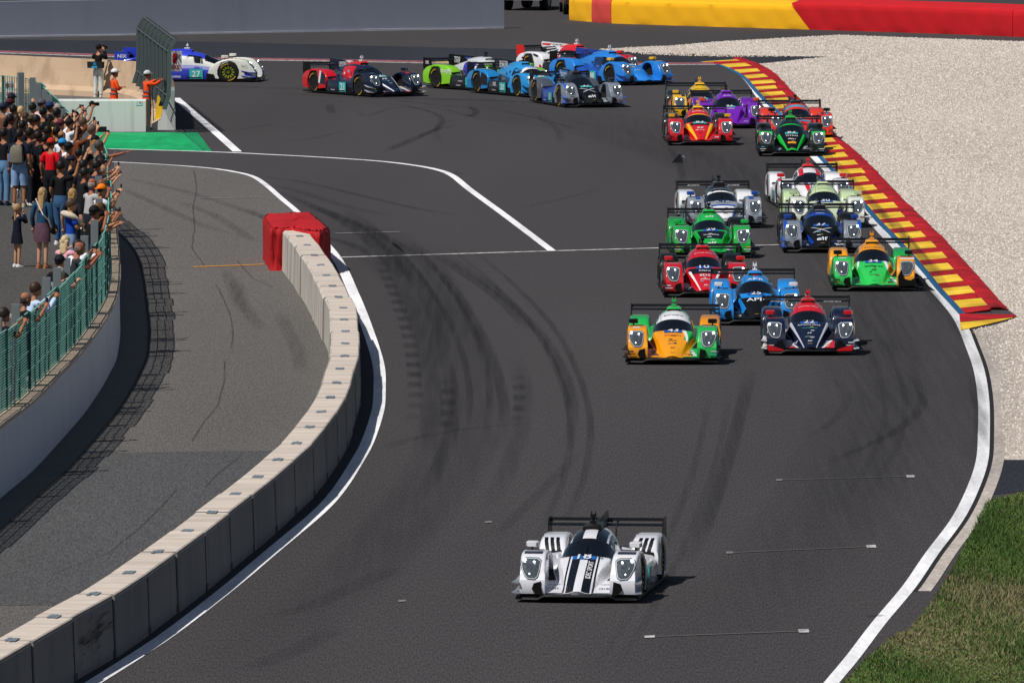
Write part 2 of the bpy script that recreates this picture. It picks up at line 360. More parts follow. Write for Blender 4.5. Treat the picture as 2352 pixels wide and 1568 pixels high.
skid([(1725, 845), (1705, 930), (1675, 1040), (1640, 1150), (1605, 1240), (1570, 1300)], .30, 1)
skid([(2085, 850), (2118, 905), (2105, 950), (2040, 1000), (1950, 1042), (1880, 1075)], .35, 1)
skid([(1915, 865), (1945, 912), (1920, 960), (1860, 1005)], .22, 0)
skid([(1140, 1230), (1220, 1150), (1330, 1040)], .25, 0)
skid([(880, 1030), (960, 1005), (1080, 985), (1250, 970)], .35, 0)
skid([(600, 1420), (700, 1395), (850, 1330), (900, 1300)], .5, 0)
skid([(560, 1540), (640, 1510), (780, 1440)], .5, 0)
skid([(500, 205), (900, 222), (1300, 262), (1650, 330), (1900, 470), (2060, 640), (2140, 790), (2150, 950), (2080, 1130), (1900, 1330), (1640, 1540)], 3.6, 5, 'racing_line', .0135)
skid([(620, 232), (1000, 250), (1400, 310), (1700, 420), (1900, 600), (1990, 800), (1980, 1000), (1860, 1220), (1640, 1430), (1450, 1560)], 2.4, 5, 'racing_line', .0135)
skid([(700, 480), (900, 600), (1030, 760), (1070, 920), (1020, 1080), (900, 1230), (720, 1400), (480, 1560)], 1.6, 5, 'racing_line', .0135)
for dx_ in (0, 46):
    skid([(1020 + dx_, 560), (1130 + dx_, 650), (1230 + dx_, 760), (1290 + dx_, 880), (1310 + dx_, 990), (1290 + dx_, 1110), (1230 + dx_, 1240)], .16, 1)
    skid([(905 + dx_, 560), (985 + dx_, 660), (1050 + dx_, 780), (1078 + dx_, 900), (1065 + dx_, 1020)], .16, 1)
    skid([(1630 + dx_, 900), (1600 + dx_, 1050), (1540 + dx_, 1220), (1440 + dx_, 1420), (1360 + dx_, 1540)], .15, 0)
    skid([(1900 + dx_, 700), (1990 + dx_, 800), (2030 + dx_, 900), (2020 + dx_, 1010), (1940 + dx_, 1150)], .15, 0)
for pts in ([(1862, 330), (1940, 400), (2010, 480), (2062, 540)], [(1990, 455), (2070, 540), (2140, 625), (2190, 690)], [(1735, 205), (1790, 250), (1840, 300)], [(2040, 500), (2110, 585), (2165, 640)], [(2060, 590), (2130, 670), (2185, 740), (2215, 800)], [(2230, 860), (2250, 950), (2248, 1030)]): skid(pts, .3, 1, 'kerb_scuff', .068)
skid([(2000, 1416), (2020, 1413)], .5, 2, fade=False)
for pts, w, k in (([(620, 240), (760, 236), (900, 240), (1000, 262), (1010, 290), (960, 318), (900, 345)], .35, 1), ([(880, 350), (950, 318), (1010, 296), (1080, 285)], .30, 1),
                  ([(820, 250), (840, 268), (900, 250), (990, 248), (1060, 262), (1120, 280)], .25, 0), ([(1010, 330), (1000, 300), (1030, 280), (1100, 275), (1200, 290)], .25, 0),
                  ([(1120, 250), (1200, 265), (1280, 285), (1330, 300)], .25, 0), ([(640, 330), (720, 318), (800, 300)], .2, 0), ([(560, 400), (700, 420), (830, 450), (960, 480), (1080, 500)], .35, 1),
                  ([(480, 420), (640, 430), (780, 470), (900, 500)], .4, 0), ([(1190, 480), (1300, 455), (1390, 432)], .2, 0), ([(1080, 245), (1095, 260), (1070, 270)], .4, 2),
                  ([(1230, 262), (1280, 300), (1290, 330)], .3, 0), ([(660, 295), (700, 296)], .6, 2), ([(755, 240), (762, 262)], .5, 1), ([(1000, 400), (1040, 396), (1060, 402)], .4, 1),
                  ([(1540, 340), (1560, 380), (1570, 420)], .35, 1), ([(420, 290), (520, 300), (640, 285)], .3, 0), ([(900, 230), (1030, 245), (1140, 250)], .5, 0),
                  ([(600, 215), (900, 226), (1200, 235), (1480, 260)], 1.3, 0), ([(380, 196), (700, 205), (1000, 214)], 1.4, 0)):
    skid(pts, w, k)
for pts in ([(290, 410), (420, 440), (520, 470), (600, 500)], [(270, 430), (360, 470), (470, 520), (560, 545)], [(400, 460), (500, 500), (590, 560)], [(540, 640), (560, 700), (600, 760)], [(520, 620), (545, 690), (560, 720)], [(640, 720), (680, 800), (690, 860)], [(320, 1300), (420, 1240), (560, 1120)]):
    skid(pts, .35, 0)
for pts in ([(446, 392), (452, 430), (443, 480), (447, 530), (440, 570), (470, 612)], [(497, 655), (515, 690), (530, 730), (535, 775), (531, 803)], [(515, 830), (515, 880), (500, 930), (470, 970), (440, 1015)], [(405, 1125), (380, 1155), (330, 1205), (250, 1270), (120, 1320)], [(555, 1045), (500, 1090), (470, 1120)], [(545, 600), (580, 640), (625, 660)]):
    q = []
    for i in range(len(pts) - 1):
        for t in (0, .33, .66): q.append((lerp(pts[i][0], pts[i + 1][0], t) + R.uniform(-1.3, 1.3), lerp(pts[i][1], pts[i + 1][1], t)))
    skid(q + [pts[-1]], .04, 4, 'surface_crack', fade=False)
# ------------------------------------------------------------------ walls, fences, barriers
def kid(mb, name, m, par, smooth=False, ang=None):
    o = mb.obj(name, m, par, smooth, ang)
    if par is not None and par.parent is None: o.location = -par.location
    return o
def streaked(name, c1, c2, dark, amount, sx=5., sz=.35, bump=.15, rough=.85):
    m = bpy.data.materials.new(name); n, l, b = nodes_of(m); b.inputs['Roughness'].default_value = rough; b.inputs['Specular IOR Level'].default_value = .25
    tc = n.new('ShaderNodeTexCoord'); mp = n.new('ShaderNodeMapping'); mp.inputs['Scale'].default_value = (sx, sx * .5, sz); l.new(tc.outputs['Object'], mp.inputs[0])
    a = n.new('ShaderNodeTexNoise'); a.inputs['Scale'].default_value = 1.; a.inputs['Detail'].default_value = 8; l.new(mp.outputs[0], a.inputs['Vector'])
    w = n.new('ShaderNodeTexNoise'); w.inputs['Scale'].default_value = .35; w.inputs['Detail'].default_value = 5; l.new(tc.outputs['Object'], w.inputs['Vector'])
    f = n.new('ShaderNodeTexNoise'); f.inputs['Scale'].default_value = 30; l.new(tc.outputs['Object'], f.inputs['Vector'])
    mx = n.new('ShaderNodeMix'); mx.data_type = 'RGBA'; mx.inputs[6].default_value = C(c1); mx.inputs[7].default_value = C(c2); l.new(w.outputs[0], mx.inputs[0])
    r = n.new('ShaderNodeMapRange'); r.inputs[1].default_value = .5; r.inputs[2].default_value = .68; r.inputs[4].default_value = amount; l.new(a.outputs[0], r.inputs[0])
    m2 = n.new('ShaderNodeMix'); m2.data_type = 'RGBA'; m2.inputs[7].default_value = C(dark); l.new(r.outputs[0], m2.inputs[0]); l.new(mx.outputs[2], m2.inputs[6])
    l.new(m2.outputs[2], b.inputs['Base Color'])
    bp = n.new('ShaderNodeBump'); bp.inputs['Strength'].default_value = bump; bp.inputs['Distance'].default_value = .01; l.new(f.outputs[0], bp.inputs['Height']); l.new(bp.outputs[0], b.inputs['Normal'])
    return m
WALL_PAINT = streaked('wall_paint', '#d8dae2', '#e6e7ec', '#a5a4a8', .14, 1.2, .5)
TAN = streaked('tan_concrete', '#b49a80', '#c9ae92', '#8d7660', .5, 2.5, 1.2)
GREYW = streaked('grey_wall_paint', '#8f95a4', '#9aa0af', '#858b99', .25, 2, .3)
BLOCK = streaked('shaded_block_concrete', '#85807c', '#9a948f', '#635f5b', .32, 4, .4)  # darker copy of the concrete for side faces, their shade put into the colour
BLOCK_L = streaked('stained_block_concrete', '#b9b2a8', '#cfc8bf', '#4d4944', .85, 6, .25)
WHITE_W = streaked('white_wall_paint', '#cfd2cf', '#e3e5e2', '#a5a59c', .4, 5, .3)
STEEL = mat('#5b6668', .55, .3, var=.15, scale=20)
GALV = mat('#767c80', .6, .2, var=.2, scale=9)
TEAL = mat('#76b5a7', .5, 0, var=.18, scale=3); TEAL_D = mat('#21544f', .55, var=.2, scale=3)
BLACK = mat('#0c0c0d', .6, var=.2)
# --- spectator wall with coping, mesh fence and posts
EDGE = [(-420, 1300), (-250, 1170), (-120, 1070), (0, 975), (72, 919), (134, 858), (190, 799), (231, 744), (252, 709), (265, 684), (272, 648), (274, 622), (272, 590), (269, 551), (265, 515), (258, 482), (245, 455), (224, 430), (195, 407), (172, 385), (155, 364), (140, 347), (125, 330), (112, 315), (95, 305), (65, 299), (0, 292), (-100, 285), (-300, 272)]
wp = catmull(P2(EDGE, 1.26), 1.0); wn_ = normals2(wp)
for p in wp: p.z = 0
TZ = 1.2
def wall_at(i, off, z): p = wp[i] + wn_[i] * off; return Vector((p.x, p.y, z))
SW = tag(empty('spectator_wall', (wp[0].x, wp[0].y, 0)), 'low white painted retaining wall curving below the spectator fence', 'wall')
mb = MB(); vs = []
for i in range(len(wp)): vs += [wall_at(i, .02, 0), wall_at(i, 0, 1.2), wall_at(i, -.32, 1.2), wall_at(i, -.32, 0)]
mb.rings([vs[4 * i:4 * i + 4] for i in range(len(wp))]); me = mb.mesh('wall_face'); fixup(me); o = link('wall_face', me, WALL_PAINT, SW); o.location = -SW.location
COPE = mat('#c2ad97', .85, var=.22, scale=2.5, bump=.3)
L = 0; seg = [0]
for i in range(1, len(wp)):
    L += (wp[i] - wp[i - 1]).length
    if L > 2.0: seg.append(i); L = 0
for a, b in zip(seg[:-1], seg[1:]):
    mb = MB(); rr = []
    for i in range(a, b + 1):
        d = (wp[min(i + 1, len(wp) - 1)] - wp[i]).normalized() * (.012 if i == a else -.012 if i == b else 0) if i < len(wp) - 1 else Vector()
        rr.append([wall_at(i, .035, 1.203) + d, wall_at(i, .035, 1.25) + d, wall_at(i, .015, 1.27) + d, wall_at(i, -.29, 1.275) + d, wall_at(i, -.31, 1.203) + d])
    mb.rings(rr); me = mb.mesh('coping_stone'); fixup(me); o = link('coping_stone', me, COPE, SW); o.location = -SW.location
# gutter below it
mb = ribbon(wp, .02, .62, .012); me = mb.mesh('gutter'); face_up(me); tag(link('gutter', me, mat('#5d5a58', .9, var=.25, scale=1.5)), kind='structure')
mb = ribbon(wp, .60, .66, .016); me = mb.mesh('gutter_joint'); face_up(me); tag(link('gutter_joint', me, mat('#191818', .9)), kind='structure')
# spectator terrace
tp = [wall_at(i, -.32, 0) for i in range(len(wp))]
sheet('terrace', tp + [Vector((-60, tp[-1].y + 4, 0)), Vector((-60, tp[0].y, 0))], TZ, TERR_M)
# fence
SF = tag(empty('mesh_fence', tuple(wall_at(0, -.2, 1.275))), 'green wire mesh fence along the coping of the spectator wall', 'fence')
arc = [0.]
for i in range(1, len(wp)): arc.append(arc[-1] + (wp[i] - wp[i - 1]).length)
def along(s, off, z):
    s = min(max(s, 0), arc[-1] - .01); i = int(np.searchsorted(arc, s, 'right')) - 1; t = (s - arc[i]) / (arc[i + 1] - arc[i])
    p = wp[i].lerp(wp[i + 1], t) + wn_[i] * off; return Vector((p.x, p.y, z))
PW = 2.5; npan = int(arc[-1] / PW)
def panel_mesh(w):
    mb = MB(); zt = 1.36
    for k in range(29):
        z = .03 + zt * k / 28.; big = k % 7 == 0; h = .020 if big else .0068
        mb.box((w / 2, (.0 if not big else -.012), z), (w, h * 1.2, h))
    m = mb.mesh('wires'); mb2 = MB()
    for k in range(13):
        x = w * k / 12; big = k % 4 == 0; mb2.box((x, .012, zt / 2 + .02), (.026 if big else .008, .01, zt + .03))
    return m, mb2.mesh('uprights')
PWI, PUP = panel_mesh(1.0)
for k in range(npan):
    a, b = along(k * PW, -.2, 1.285), along((k + 1) * PW, -.2, 1.285); d = b - a
    jt = R.uniform(-.03, .03)
    o = link('mesh_panel', PWI, TEAL, SF); o.location = a - SF.location; o.rotation_euler = (jt, 0, math.atan2(d.y, d.x)); o.scale = (d.length - .02, 1, 1)
    u = link('upright_wires', PUP, TEAL_D, o)
    for s_, r_ in ((0, .03),):
        mb = MB(); mb.box((0, 0, .70), (.055, .05, 1.40)); q = link('fence_post', bpy.data.meshes.get('fence_post_mesh') or mb.mesh('fence_post_mesh'), TEAL_D, SF); q.location = a - SF.location; q.rotation_euler = (0, 0, math.atan2(d.y, d.x))
# grey concrete posts behind the mesh
tops = [(-70, 812), (-22, 768), (27, 729), (68, 698), (130, 638), (157, 614), (177, 589), (212, 540), (229, 505), (241, 456), (247, 405), (246, 360), (243, 328), (215, 292), (180, 268), (158, 250), (142, 232), (137, 218), (129, 205), (119, 191), (108, 178), (96, 166), (65, 156), (20, 150), (-30, 146)]
pm = MB(); pm.box((0, 0, .82), (.17, .15, 1.64)); pme = pm.mesh('concrete_post_mesh')
used = set()
for i, (a, b) in enumerate(tops):
    p = at(a, b, 2.86)
    j = min(range(len(wp)), key=lambda q: (Vector((p.x, p.y, 0)) - wp[q]).length)
    q = wall_at(j, -.42, TZ + .003); 
    if any((q - u).length < .5 for u in used): continue
    used.add(tuple(q)) if False else used.add(q.freeze())
    o = link('concrete_post', pme, GALV, SF); o.location = q - SF.location; dd = wp[min(j + 1, len(wp) - 1)] - wp[j]; o.rotation_euler = (0, 0, math.atan2(dd.y, dd.x) + R.uniform(-.05, .05))
# notice on the far part of the fence
nb = empty('notice_board', tuple(at(22, 205, 2.2)), .05, 'small white notice with red and black signs on the fence', 'sign')
mb = MB(); mb.box((0, 0, 0), (.27, .02, .44)); mb.obj('board', mat('#d8d6d6', .5), nb)
for dx, c in ((-.06, '#5a1d28'), (.06, '#b4636a')):
    mb = MB(); mb.ellipsoid((dx, -.014, .1), (.05, .006, .08)); mb.obj('symbol', mat(c, .6), nb)
mb = MB(); mb.box((0, -.013, -.1), (.19, .006, .03)); mb.box((0, -.013, -.15), (.19, .006, .03)); mb.obj('lettering', mat('#b8343c', .6), nb)
# --- concrete block barrier
def d7(x, y): return (551.1 + x / 3.2, 453.1 + y / 3.2)
def d8(x, y): return (x / 2.954, 1041 + y / 2.954)
J = [d7(388, 226), d7(440, 285), d7(498, 352), d7(542, 424), d7(595, 498), d7(640, 574), d7(686, 652), d7(718, 731), d7(757, 814), d7(765, 898), d7(770, 983), d7(772, 1073), d7(768, 1164), d7(736, 1260), d7(710, 1361), d7(666, 1467), d7(600, 1575), (712, 980), (680, 1017)]
J += [d8(1880, 40), d8(1743, 156), d8(1594, 273), d8(1432, 396), d8(1264, 526), d8(1072, 665), d8(873, 805), d8(645, 951), d8(358, 1106), d8(82, 1263), (-70, 1525), (-190, 1586)]
BH = .93; jp = P2(J, BH); jn = normals2(jp)
CB = tag(empty('concrete_barrier', (jp[10].x, jp[10].y, 0)), 'curving barrier of grey concrete blocks between pit lane and track', 'barrier')
HW = .27
def bl(i, off, z, sh=0., lat=0.):
    d = (jp[min(i + 1, len(jp) - 1)] - jp[max(i - 1, 0)]).normalized()
    p = jp[i] - jn[i] * (off + lat) + d * sh; return Vector((p.x, p.y, z))
PLATE = mat('#7d8994', .5, .2, var=.3, scale=20)
for i in range(len(J) - 1):
    lat = R.uniform(-.018, .018); hz = R.uniform(-.008, .008); rr = []
    for k, sh in ((i, .018), (i + 1, -.018)):
        o_ = HW; prof = [(-o_ - .035, .0), (-o_ - .02, BH - .05), (-o_ + .02, BH - .004), (o_ - .02, BH - .004), (o_ + .0, BH - .02), (o_ + .0, BH - .05), (o_ + .01, BH - .06), (o_ + .04, .0)]
        rr.append([bl(k, a, z + (hz if z > .5 else 0), sh, lat) for a, z in prof])
    mb = MB(); mb.rings(rr); me = mb.mesh('barrier_block'); fixup(me)
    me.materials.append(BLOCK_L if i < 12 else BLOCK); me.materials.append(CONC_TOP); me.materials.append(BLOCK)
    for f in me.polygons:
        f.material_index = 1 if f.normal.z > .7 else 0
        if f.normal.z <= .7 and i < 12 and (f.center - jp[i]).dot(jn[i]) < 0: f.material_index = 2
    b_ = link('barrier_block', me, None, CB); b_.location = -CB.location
    if i:
        p = bl(i, 0, BH + .012, 0, lat); ang = math.atan2(jn[i].y, jn[i].x); mb = MB()
        for dx in (-.055, .0, .055): mb.box((p.x + dx * math.cos(ang), p.y + R.uniform(-.08, .08), p.z - .006), (.05, .44, .010), ang)
        mb.box((p.x, p.y, p.z - .008), (.16, .2, .008), ang)
        mb.obj('connector_plate', PLATE, b_)
    if i > 6:
        d_ = (jp[i + 1] - jp[i]).normalized(); mb = MB(); pts = []
        for a_, z_ in ((HW + .0405, .012), (HW + .0145, .86)):
            for sh_ in (.02, .085): pts.append(bl(i, a_ + .003, z_, 0, lat) + d_ * sh_)
        mb.add(pts, [(0, 1, 3, 2)]); mb.obj('joint_seal', mat('#3b3735', .9), b_)
    if i > 9:
        mb = MB(); q = bl(i, HW + .035, .06, .0, lat); mb.box(tuple(q), (.02, .3, .12), math.atan2(jn[i].y, jn[i].x)); mb.obj('lifting_slot', BLACK, b_)
# scrape marks on the near block
q0, q1 = bl(26, HW + .03, .42), bl(27, HW + .03, .42)
mb = MB()
for k in range(46):
    t = R.gauss(.45, .2); z = .46 + R.gauss(0, .12) + (t - .45) * .18; ln = R.uniform(.1, .75); p = q1.lerp(q0, t)
    dd = (q0 - q1).normalized(); nn = Vector((dd.y, -dd.x, 0)); nn = nn if nn.x > 0 else -nn; p = p + nn * (.012 + .03 * (.5 - z)); a = p - dd * ln / 2; e = p + dd * ln / 2; w = R.uniform(.004, .02); sl = ln * R.uniform(.0, .16)
    mb.add([(a.x, a.y, z - w), (e.x, e.y, z + sl - w * .2), (e.x, e.y, z + sl + w * .2), (a.x, a.y, z + w)], [(0, 1, 2, 3)])
o = kid(mb, 'scrape_mark', mat('#1d1b1c', .7), CB); o['kind'] = 'stuff'
# --- red cover over the barrier end
RP = [(604, 499), (610, 492), (666, 488), (712, 486.5), (734, 504), (759, 526), (735, 533), (705, 531), (672, 524), (621, 525)]
rp = P2(RP, .98); cen = sum(rp, Vector()) / len(rp)
RC = tag(empty('cushion_block', (cen.x, cen.y, 0)), 'red fabric covered crash cushion over the end of the barrier', 'crash cushion')
RFAB = mat('#ad0712', .75, var=.3, scale=2.5, bump=.5, detail=8)
sub = []
for i in range(len(rp)):
    a, b = rp[i], rp[(i + 1) % len(rp)]
    for k in range(9): sub.append(a.lerp(b, k / 9))
mb = MB(); rr = []
for z in (0., .12, .3, .55, .8, .93, .985):
    ring = []
    for k, p in enumerate(sub):
        f = 1 + (.012 * math.sin(k * 1.7 + z * 3) + R.uniform(-.006, .006)) + (.02 if z < .1 else 0) - (.03 if z > .95 else 0)
        q = cen + (p - cen) * f; ring.append(Vector((q.x, q.y, z)))
    rr.append(ring)
mb.rings(rr, caps=False); me = mb.mesh('side_cover', True); fixup(me); o = link('side_cover', me, RFAB, RC); o.location = -RC.location
mb = MB(); rr = []
for f in (1.0, .85, .65, .45, .25, .05): rr.append([Vector((cen.x + (p.x - cen.x) * f * .97, cen.y + (p.y - cen.y) * f * .97, .985 + (.02 + .05 * (1 - f)) * (f < 1) + (R.uniform(-.016, .016) + .014 * math.sin(k * 2.3)) * (f < .99))) for k, p in enumerate(sub)])
mb.rings(rr, caps=True); me = mb.mesh('top_cover', True); fixup(me); o = link('top_cover', me, RFAB, RC); o.location = -RC.location
# --- marshal wall in front of the run-off
a, b = at(120, 303), at(335, 303)
MW = tag(empty('marshal_wall', tuple(a)), 'low pale concrete wall with a black drain hole behind the crowd', 'wall')
mb = MB(); mb.rings([[Vector((x, a.y + yy, z)) for yy, z in ((0, 0), (0, .90), (.03, .95), (.30, .95), (.33, .90), (.33, 0))] for x in (a.x, b.x)])
me = mb.mesh('wall_body'); fixup(me); o = link('wall_body', me, WHITE_W, MW); o.location = -MW.location
h = at(234, 303); mb = MB(); mb.box((h.x, h.y - .0, .08), (.27, .012, .15)); kid(mb, 'drain_hole', BLACK, MW)
mb = MB(); mb.box((b.x - .2, b.y - .004, .84), (.2, .012, .13)); s_ = kid(mb, 'sticker', mat('#b9d2dc', .5), MW)
mb = MB(); mb.box((b.x - .17, b.y - .013, .86), (.05, .006, .05)); mb.obj('sticker_mark', mat('#e08a2a', .5), s_)
mb = MB(); mb.box((b.x + .07, b.y + .16, .47), (.10, .34, .94)); kid(mb, 'end_plate', mat('#2f4644', .6), MW)
# --- tan jersey wall that curves round the marshal post
TE = [(403, 209), (402, 197), (397, 182), (387, 167), (362, 153.5), (312, 143), (200, 137), (100, 132.5), (0, 128), (-120, 122), (-300, 112)]
tpth = catmull(P2(TE, 1.15), .9); tn = normals2(tpth)
TW = tag(empty('jersey_wall', (tpth[0].x, tpth[0].y, 0)), 'tan concrete wall curving round the marshal post, painted white at its end', 'wall')
def tsh(i): return .62 * smooth(((tpth[i] - tpth[0]).length - 2.) / 9.)
def tw(i, off, z): p = tpth[i] + tn[i] * off + Vector((0, 1.0 * tsh(i), 0)); return Vector((p.x, p.y, z))
prof = [(.0, 0), (-.02, 1.15), (-.27, 1.15), (-.34, .75), (-.44, .3), (-.70, .17), (-.72, 0)]
k1 = next(i for i in range(len(tpth)) if (tpth[i] - tpth[0]).length > 1.6)
mb = MB(); mb.rings([[tw(i, a, z) for a, z in prof] for i in range(0, k1 + 1)]); me = mb.mesh('white_end'); fixup(me)
me.materials.append(WHITE_W); me.materials.append(TAN)
for f in me.polygons:
    if len(f.vertices) == 4 and f.normal.z < .95 and f.normal.dot(tn[0]) < -.2: f.material_index = 1
o = link('wall_end', me, None, TW); o.location = -TW.location
mb = MB(); mb.rings([[tw(i, a, z) for a, z in prof] for i in range(k1, len(tpth))]); me = mb.mesh('wall_run'); fixup(me); o = link('wall_run', me, TAN, TW); o.location = -TW.location
sheet('marshal_floor', P2([(-200, 240), (-200, 150), (0, 170), (280, 175), (380, 250), (350, 303), (100, 303)]), .004, PIT_M)
# --- debris fence with bent posts on it
DF = tag(empty('debris_fence', (tpth[0].x, tpth[0].y, 0)), 'tall debris fence of bent steel posts and dark mesh on the curved wall', 'fence')
ta = [0.]
for i in range(1, len(tpth)): ta.append(ta[-1] + (tpth[i] - tpth[i - 1]).length)
fprof = [(-.14, .70), (-.02, 1.1), (.0, 1.6), (.0, 2.40), (.05, 2.52), (.20, 2.74)]
fA, fB = at(389, 250, .72), at(318, 190, .72); fA.z = fB.z = 0; fL = (fB - fA).length; fn_ = Vector((.995, .08, 0))
PD = mat('#33433f', .55, .2, var=.25, scale=6); MESHD = mat('#1d2726', .6, var=.3, scale=4)
NPOST = 9
def fpt(s, a, z): p = fA.lerp(fB, s / fL) + fn_ * a; return Vector((p.x, p.y, z))
sP = [fL * k / (NPOST - 1) for k in range(NPOST)]
for k, s in enumerate(sP):
    mb = MB(); pts = [fpt(s, a, z) for a, z in fprof]; dv = (fpt(s + .3, 0, 0) - fpt(s - .3, 0, 0)).normalized(); nv = Vector((dv.y, -dv.x, 0))
    mb.rings([[p + dv * x * .055 + nv * y * .06 for x, y in ((-1, -1), (1, -1), (1, -.55), (.2, -.5), (.2, .5), (1, .55), (1, 1), (-1, 1))] for p in pts])
    me = mb.mesh('bent_post'); fixup(me); o = link('bent_post', me, STEEL, DF); o.location = -DF.location
    if k < NPOST - 1:
        mb = MB(); s2 = sP[k + 1]; N = 14; M_ = 34
        full = []
        for (a0, z0), (a1, z1) in zip(fprof[:-1], fprof[1:]):
            mlen = max(2, int(abs(z1 - z0) / .06))
            for q in range(mlen): full.append((lerp(a0, a1, q / mlen), lerp(z0, z1, q / mlen)))
        full.append(fprof[-1])
        for q in range(1, N):
            t = lerp(s, s2, q / N); mb.tube([fpt(t, a + .04, z) for a, z in fprof], .011, 4)
        for a, z in full[::1]: mb.bar(fpt(s, a + .05, z), fpt(s2, a + .05, z), .009, n=4, cap=False)
        o = kid(mb, 'mesh_panel', MESHD, DF)
        mb = MB()
        for a, z in (fprof[1], fprof[3], fprof[5]): mb.bar(fpt(s, a - .02, z - .02), fpt(s2, a - .02, z - .02), .022, n=6)
        kid(mb, 'cable', STEEL, DF)
# fire point sign
fs = empty('fire_sign', tuple(at(401, 141, 1.9)), .12, 'white fire point board with red extinguisher beside the debris fence', 'sign')
mb = MB(); mb.box((0, 0, 0), (.42, .02, .60)); mb.obj('board', mat('#c9c6c8', .5), fs)
mb = MB(); mb.rings([[Vector((r * math.cos(t) + .0, -.014 - .004 * (r > .01), z)) for t in np.linspace(0, math.pi, 7)] for r, z in ((.0, .24), (.02, .24), (.022, .21), (.06, .18), (.06, -.06), (.0, -.06))], closed=False); mb.box((0, -.016, .08), (.11, .008, .26)); mb.box((.0, -.016, .225), (.05, .008, .05)); mb.box((.068, -.016, .13), (.014, .006, .16)); mb.obj('extinguisher_symbol', mat('#a3111d', .5), fs)
# yellow flag of the marshal and its pole
fl = empty('marshal_flag', tuple(at(353, 290, .05)), 0, 'rolled yellow marshal flag standing against the white wall end', 'flag')
mb = MB(); mb.tube([(0, 0, 0), (-.02, .05, .6), (-.06, .1, 1.3)], .014, 6); mb.obj('pole', BLACK, fl)
mb = MB(); mb.rings([[Vector((x + .1 * z, .03 + .03 * math.sin(9 * x + 5 * z), z)) for x in np.linspace(.02, .02 + w, 8)] for z, w in ((.03, .22), (.2, .30), (.45, .26), (.7, .16), (.9, .05))], closed=False); me = mb.mesh('cloth', True); link('cloth', me, mat('#e6c318', .7), fl)
sol = fl.children[-1].modifiers.new('s', 'SOLIDIFY'); sol.thickness = .012
# --- far grey wall and what shows above it
FW = [(-350, 93), (0, 87), (400, 79.8), (800, 72.5), (1158, 66)]
fp = catmull(P2(FW), 2.)
fw = tag(empty('boundary_wall', tuple(fp[0])), 'long plain blue grey wall at the back of the run-off', 'wall')
mb = MB(); mb.rings([[Vector((p.x, p.y + yy, z)) for yy, z in ((-.02, 0), (0, .25), (0, 1.29), (.35, 1.29), (.35, 0))] for p in fp]); me = mb.mesh('wall_run', True, 40); fixup(me); o = link('wall_run', me, GREYW, fw); o.location = -fw.location
mb = MB(); mb.rings([[Vector((p.x, p.y + yy, z + R.uniform(-.015, .02) * (z > .01))) for yy, z in ((-.05, 0), (-.035, .06), (.02, .08), (.02, 0))] for p in fp]); me = mb.mesh('base_strip'); fixup(me); o = link('base_strip', me, mat('#8f929c', .8, var=.3, scale=2), fw); o.location = -fw.location
bd = tag(empty('advertising_board', tuple(at(150, 70))), 'dark advertising board with orange badges above the grey wall', 'board')
for i in range(0, len(fp) - 3, 1):
    p, q = fp[i], fp[i + 1]
    mb = MB(); mb.box(((p.x + q.x) / 2, max(p.y, q.y) + 3.0, 1.95), (q.x - p.x - .02, .06, 1.3)); kid(mb, 'board_panel', mat('#15171b', .6), bd)
for x in (345, 527, 600, 30):
    p = at(x, 80); mb = MB(); mb.bar((p.x, p.y + 2.9, 1.5), (p.x, p.y + 2.95, 1.5), .27, n=20); kid(mb, 'badge', mat('#d9822a', .6), bd)
# --- tyre barrier covers, upper right
BB = [(1308, 47), (1360, 51), (1420, 55), (1640, 62), (1870, 69), (2000, 73), (2210, 80), (2353, 86), (2600, 96)]
bp_ = catmull(P2(BB), .25); ba = [0.]
for i in range(1, len(bp_)): ba.append(ba[-1] + (bp_[i] - bp_[i - 1]).length)
bn = normals2(bp_)
TB = tag(empty('tyre_barrier', tuple(bp_[0])), 'padded barrier wrapped in yellow and red sheets at the edge of the gravel', 'barrier')
YFAB = mat('#f0b010', .9, var=.12, scale=1.2, bump=.6, detail=6); RFAB2 = mat('#bd0a18', .9, var=.2, scale=1.2, bump=.6, detail=6); RPAT = mat('#cf4640', .65, var=.15, scale=2, bump=.5)
def bpt(s, a, z):
    s = min(max(s, 0), ba[-1] - .01); i = int(np.searchsorted(ba, s, 'right')) - 1; t = (s - ba[i]) / (ba[i + 1] - ba[i]); p = bp_[i].lerp(bp_[i + 1], t) - bn[i] * a; return Vector((p.x, p.y, z))
def sx(px): return ba[min(range(len(bp_)), key=lambda i: abs(1176 + bp_[i].x / bp_[i].y * F - px))]
bprof = [(0, 0), (-.01, .08), (-.02, .3), (-.015, .5), (-.02, .7), (-.005, .88), (.04, .93), (.5, 1.0), (1.2, 1.08), (1.25, .9), (1.25, 0)]
def cover(s0, s1, sh0, sh1, m, hs=1., grow=0., name='cover_sheet'):
    N = max(3, int((s1 - s0) / .22)); rr = []
    for i in range(N + 1):
        t = i / N; ring = []
        for k, (a, z) in enumerate(bprof):
            s = lerp(s0 + sh0 * (1 - min(z, 1)), s1 + sh1 * (1 - min(z, 1)), t); bul = (.012 * math.sin(s * 2.6) + .012 * math.sin(s * 6.1 + z * 5)) * (0 < k < 8) if 0 < i < N else 0
            ring.append(bpt(s, -(-a + bul + grow) if False else a - bul - grow, z * hs + (grow if z > .8 else 0)))
        rr.append(ring)
    mb = MB(); mb.rings(rr); me = mb.mesh(name, True, 40); fixup(me); o = link(name, me, m, TB); o.location = -TB.location
s1, s2, s3, s4, s5 = sx(1360), sx(1400), sx(1815), sx(2325), ba[-1] - .1
